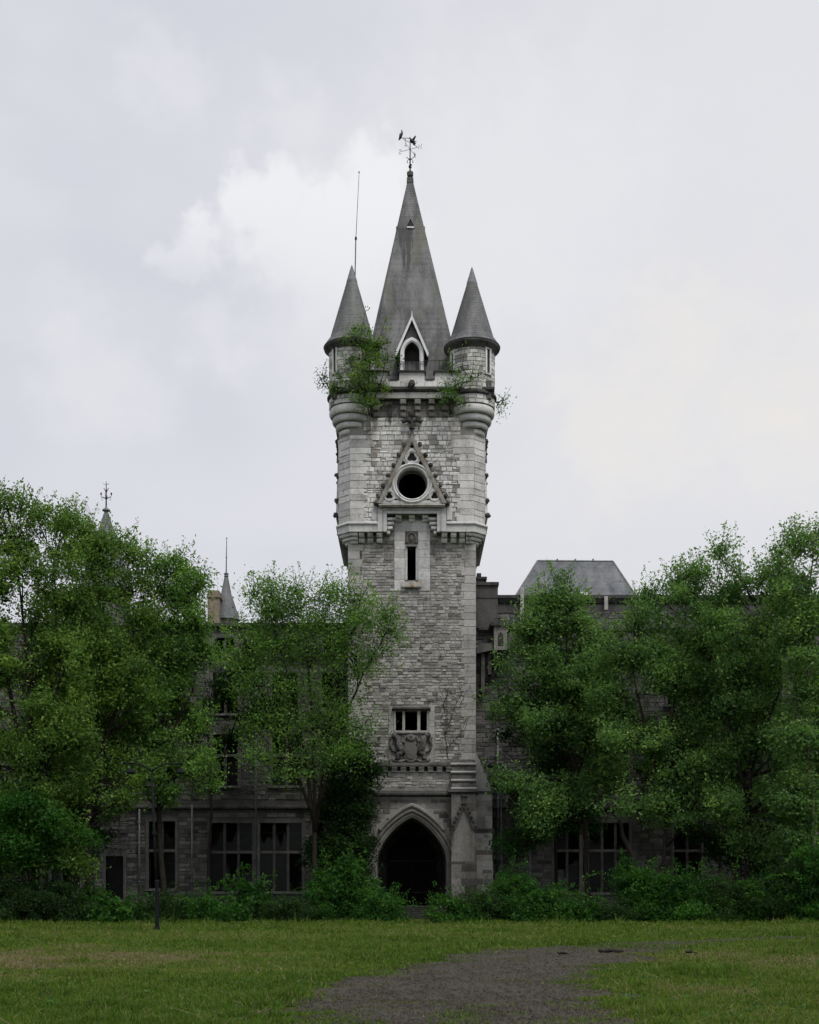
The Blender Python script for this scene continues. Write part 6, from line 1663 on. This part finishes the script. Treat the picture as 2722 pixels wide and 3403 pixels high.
# bare creeper on the right part of the shaft
cr = MB()
Yc = 94.93
def creeper(pts, r):
    P = []
    for a, b in zip(pts, pts[1:]):
        for k in range(4):
            t = k / 4
            P.append((fx(a[0] + (b[0] - a[0]) * t + random.uniform(-3, 3), Yc), Yc + random.uniform(-.03, .02), fz(a[1] + (b[1] - a[1]) * t + random.uniform(-3, 3), Yc)))
    cr.tube(P, [max(0.010, 0.55 * r * (1 - i / len(P) * 0.7)) for i in range(len(P))], 5)
creeper([(1490, 2520), (1480, 2440), (1500, 2380), (1530, 2310), (1525, 2240)], 0.05)
creeper([(1500, 2380), (1470, 2330), (1430, 2330), (1400, 2290)], 0.035)
creeper([(1485, 2440), (1465, 2400), (1470, 2350)], 0.03)
creeper([(1490, 2480), (1530, 2440), (1545, 2400), (1570, 2370)], 0.035)
creeper([(1475, 2340), (1490, 2290), (1510, 2250)], 0.025)
for _ in range(60):
    a = (random.uniform(1455, 1560), random.uniform(2270, 2500)); creeper([a, (a[0] + random.uniform(-25, 25), a[1] - random.uniform(10, 45))], 0.018)
co_ = cr.build('creeper', M['bark'])
tag(co_, 'bare leafless creeper on the right of the tower shaft beside the three light window', 'creeper')

# fallen sticks on the gravel
def stick(label, px, py, w_px, ang, seed, r=0.06):
    rng = random.Random(seed)
    Y = EYE * F / (py - HY); cx, L = fx(px, Y), w_px * Y / F
    m2 = MB(); P = []
    for i in range(6):
        t = i / 5 - 0.5
        P.append((cx + t * L * math.cos(ang), Y + t * L * math.sin(ang) + rng.uniform(-.04, .04), 0.05 + r * 0.6 + rng.uniform(0, 0.04)))
    m2.tube(P, [r * 0.6, r, r * 1.1, r, r * 0.9, r * 0.5], 7)
    m2.tube([P[2], (P[2][0] + 0.12, P[2][1] - 0.12, 0.09), (P[2][0] + 0.2, P[2][1] - 0.24, 0.06)], [r * 0.5, r * 0.4, 0.012], 5)
    tag(m2.build('fallen_branch', M['bark'], smooth=True), label, 'branch', 'fallen branches on the gravel track')
stick('longest dark fallen branch lying on the gravel track', 2030, 3172, 85, 0.1, 1, 0.05)
stick('short dark stick left of the longest fallen branch', 1870, 3179, 34, -0.1, 2, 0.035)
stick('small dark stick on the grass right of the longest fallen branch', 2290, 3174, 40, 0.7, 3, 0.035)

# ------------------------------------------------------------------ grass and gravel
def grass_mat():
    m, n = new_mat('grass_blades')
    t = tint_of(n)
    c = n.ramp(t, [(0.0, (0.030, 0.056, 0.007)), (0.35, (0.056, 0.118, 0.010)), (0.62, (0.104, 0.176, 0.016)), (0.8, (0.17, 0.155, 0.065)), (1.0, (0.23, 0.19, 0.11))])
    p = n.new('ShaderNodeBsdfPrincipled'); n.link(c, p.inputs['Base Color']); p.inputs['Roughness'].default_value = 0.65; p.inputs['Specular IOR Level'].default_value = 0.15
    tr = n.new('ShaderNodeBsdfTranslucent'); n.link(c, tr.inputs[0])
    mx = n.new('ShaderNodeMixShader'); mx.inputs[0].default_value = 0.3
    n.link(p.outputs[0], mx.inputs[1]); n.link(tr.outputs[0], mx.inputs[2])
    o = n.new('ShaderNodeOutputMaterial'); n.link(mx.outputs[0], o.inputs[0])
    return m
M['grass'] = grass_mat()
rngG = np.random.default_rng(77)
def scatter(n, y0, y1, margin=1.12):
    u = rngG.uniform(0, 1, n)
    Y = (y0 ** -0.6 + u * (y1 ** -0.6 - y0 ** -0.6)) ** (-1 / 0.6)
    X = rngG.uniform(-1, 1, n) * Y * (1361 / F) * margin
    return X, Y
Xg, Yg = scatter(420000, 13.5, 79)
inn = path_in(Xg, Yg)
bare = vnoise(Xg, Yg, 2.3, 31) * 0.6 + vnoise(Xg, Yg, 0.6, 32) * 0.4
rnd_ = rngG.uniform(0, 1, len(Xg))
keep = (inn < -0.5) | (rnd_ < np.clip(0.55 - inn * 0.5, 0.0, 1.0) * (0.2 + 1.2 * (bare > 0.5))) | (rnd_ < 0.16 * (bare > 0.62)) | (rnd_ < np.clip((Yg - 33) / 16, 0, 0.8))
keep &= ~((np.abs(Xg - AX) < 1.7) & (Yg > 74.5))
Xg, Yg, inn = Xg[keep], Yg[keep], inn[keep]
n_ = len(Xg)
# dry straw patches: left middle distance and right
def patch(x0, y0, rx, ry): return np.exp(-(((Xg - x0) / rx) ** 2 + ((Yg - y0) / ry) ** 2))
dry = 1.0 * patch(fx(350, 32), 32, 5.0, 6.0) + 0.8 * patch(fx(80, 36), 36, 3, 6) + 0.9 * patch(fx(2600, 33), 33, 3.2, 5) + 0.5 * patch(fx(2150, 32), 32, 1.5, 2) + 0.5 * patch(fx(2450, 22), 22, 2, 2)
dry *= (vnoise(Xg, Yg, 1.6, 41) * 0.7 + vnoise(Xg, Yg, 0.5, 42) * 0.5)
tint = 0.34 + 0.30 * (vnoise(Xg, Yg, 3.5, 43) - 0.5) + rngG.normal(size=n_) * 0.13 + dry * 0.62 + 0.08 * (Yg > 45)
tall = vnoise(Xg, Yg, 2.0, 51)
hgt = (0.05 + 0.15 * tall ** 2 + 0.05 * rngG.uniform(0, 1, n_)) * (1 - 0.55 * np.clip(dry, 0, 1)) * np.where(inn > 0, 0.45, 1.0)
hgt *= np.where(rngG.uniform(0, 1, n_) < 0.03, 1.8, 1.0)
tuft = vnoise(Xg, Yg, 0.55, 61)
hgt *= 0.62 + 0.8 * np.clip(tuft - 0.62, 0, 1) / 0.38
hgt *= 1 + np.clip((Yg - 69 - 3 * vnoise(Xg, Yg, 2.2, 62)) / 4, 0, 1) * 2.6 * vnoise(Xg, Yg, 1.3, 63)
tint = tint + 0.12 - 0.08 * (tuft > 0.7) - 0.12 * (Yg > 72)
wid = 0.006 + Yg * 0.00042
th = rngG.uniform(0, 2 * math.pi, n_)
base = np.stack([Xg, Yg, ground_z(Xg, Yg)], 1)
side = np.stack([np.cos(th), np.sin(th), np.zeros(n_)], 1) * wid[:, None]
lean_ = rngG.normal(size=(n_, 3)) * 0.45; lean_[:, 2] = 1.0
straw = rngG.uniform(0, 1, n_) < 0.055
lean_[straw, :2] *= 3.5; tint = np.where(straw, rngG.uniform(0.75, 1.0, n_), tint)
tip = base + lean_ * hgt[:, None]
quad_mesh('grass', np.stack([base - side, base + side, tip], 1), np.clip(tint, 0, 1), M['grass'], kind='stuff')
tag(bpy.data.objects['grass'], 'short rough lawn grass with dry straw coloured patches', 'grass')
# loose stones of the track
Xp, Yp = scatter(26000, 14, 60)
k_ = path_in(Xp, Yp) > -0.25
Xp, Yp = Xp[k_], Yp[k_]; n_ = len(Xp)
r_ = rngG.uniform(0.008, 0.024, n_) * (1 + Yp / 50)
c = np.stack([Xp, Yp, ground_z(Xp, Yp) + 0.012 + r_ * 0.3], 1)
dirs = [(1, 0, 0), (0, 1, 0), (-1, 0, 0), (0, -1, 0)]
tris = []
for i in range(4):
    a = c + np.array(dirs[i]) * r_[:, None] * rngG.uniform(0.7, 1.3, (n_, 1)); b = c + np.array(dirs[(i + 1) % 4]) * r_[:, None]
    tris.append(np.stack([a, b, c + np.array([0, 0, 0.8]) * r_[:, None]], 1))
quad_mesh('gravel', np.concatenate(tris), np.tile(rngG.uniform(0, 1, n_), 4), M['gravel'], kind='stuff')
tag(bpy.data.objects['gravel'], 'loose grey pebbles scattered over the gravel track', 'gravel')

# broad-leaved weeds dotted over lawn and track
Xw, Yw = scatter(420, 14, 72)
k_ = path_in(Xw, Yw) < -0.2
Xw, Yw = Xw[k_], Yw[k_]
wq, wt = [], []
for x_, y_ in zip(Xw, Yw):
    m_ = int(rngG.integers(7, 16)); rr = rngG.uniform(0.04, 0.12)
    a_ = rngG.uniform(0, 2 * math.pi, m_); q_ = rngG.uniform(0.2, 1.0, m_) * rr
    C_ = np.stack([x_ + np.cos(a_) * q_, y_ + np.sin(a_) * q_, float(ground_z(x_, y_)) + rngG.uniform(0.03, 0.03 + rr * 0.6, m_)], 1)
    wq.append(leaf_quads(C_, 0.06, rngG, up=1.2, aspect=0.55)); wt.append(np.clip(rngG.uniform(0.0, 0.3) + rngG.normal(size=m_) * 0.1, 0, 1))
o_ = quad_mesh('lawn_weeds', np.concatenate(wq), np.concatenate(wt), M['leaf_mid'], kind='stuff')
tag(o_, 'small broad leaved weeds dotted over the lawn and gravel', 'weeds')
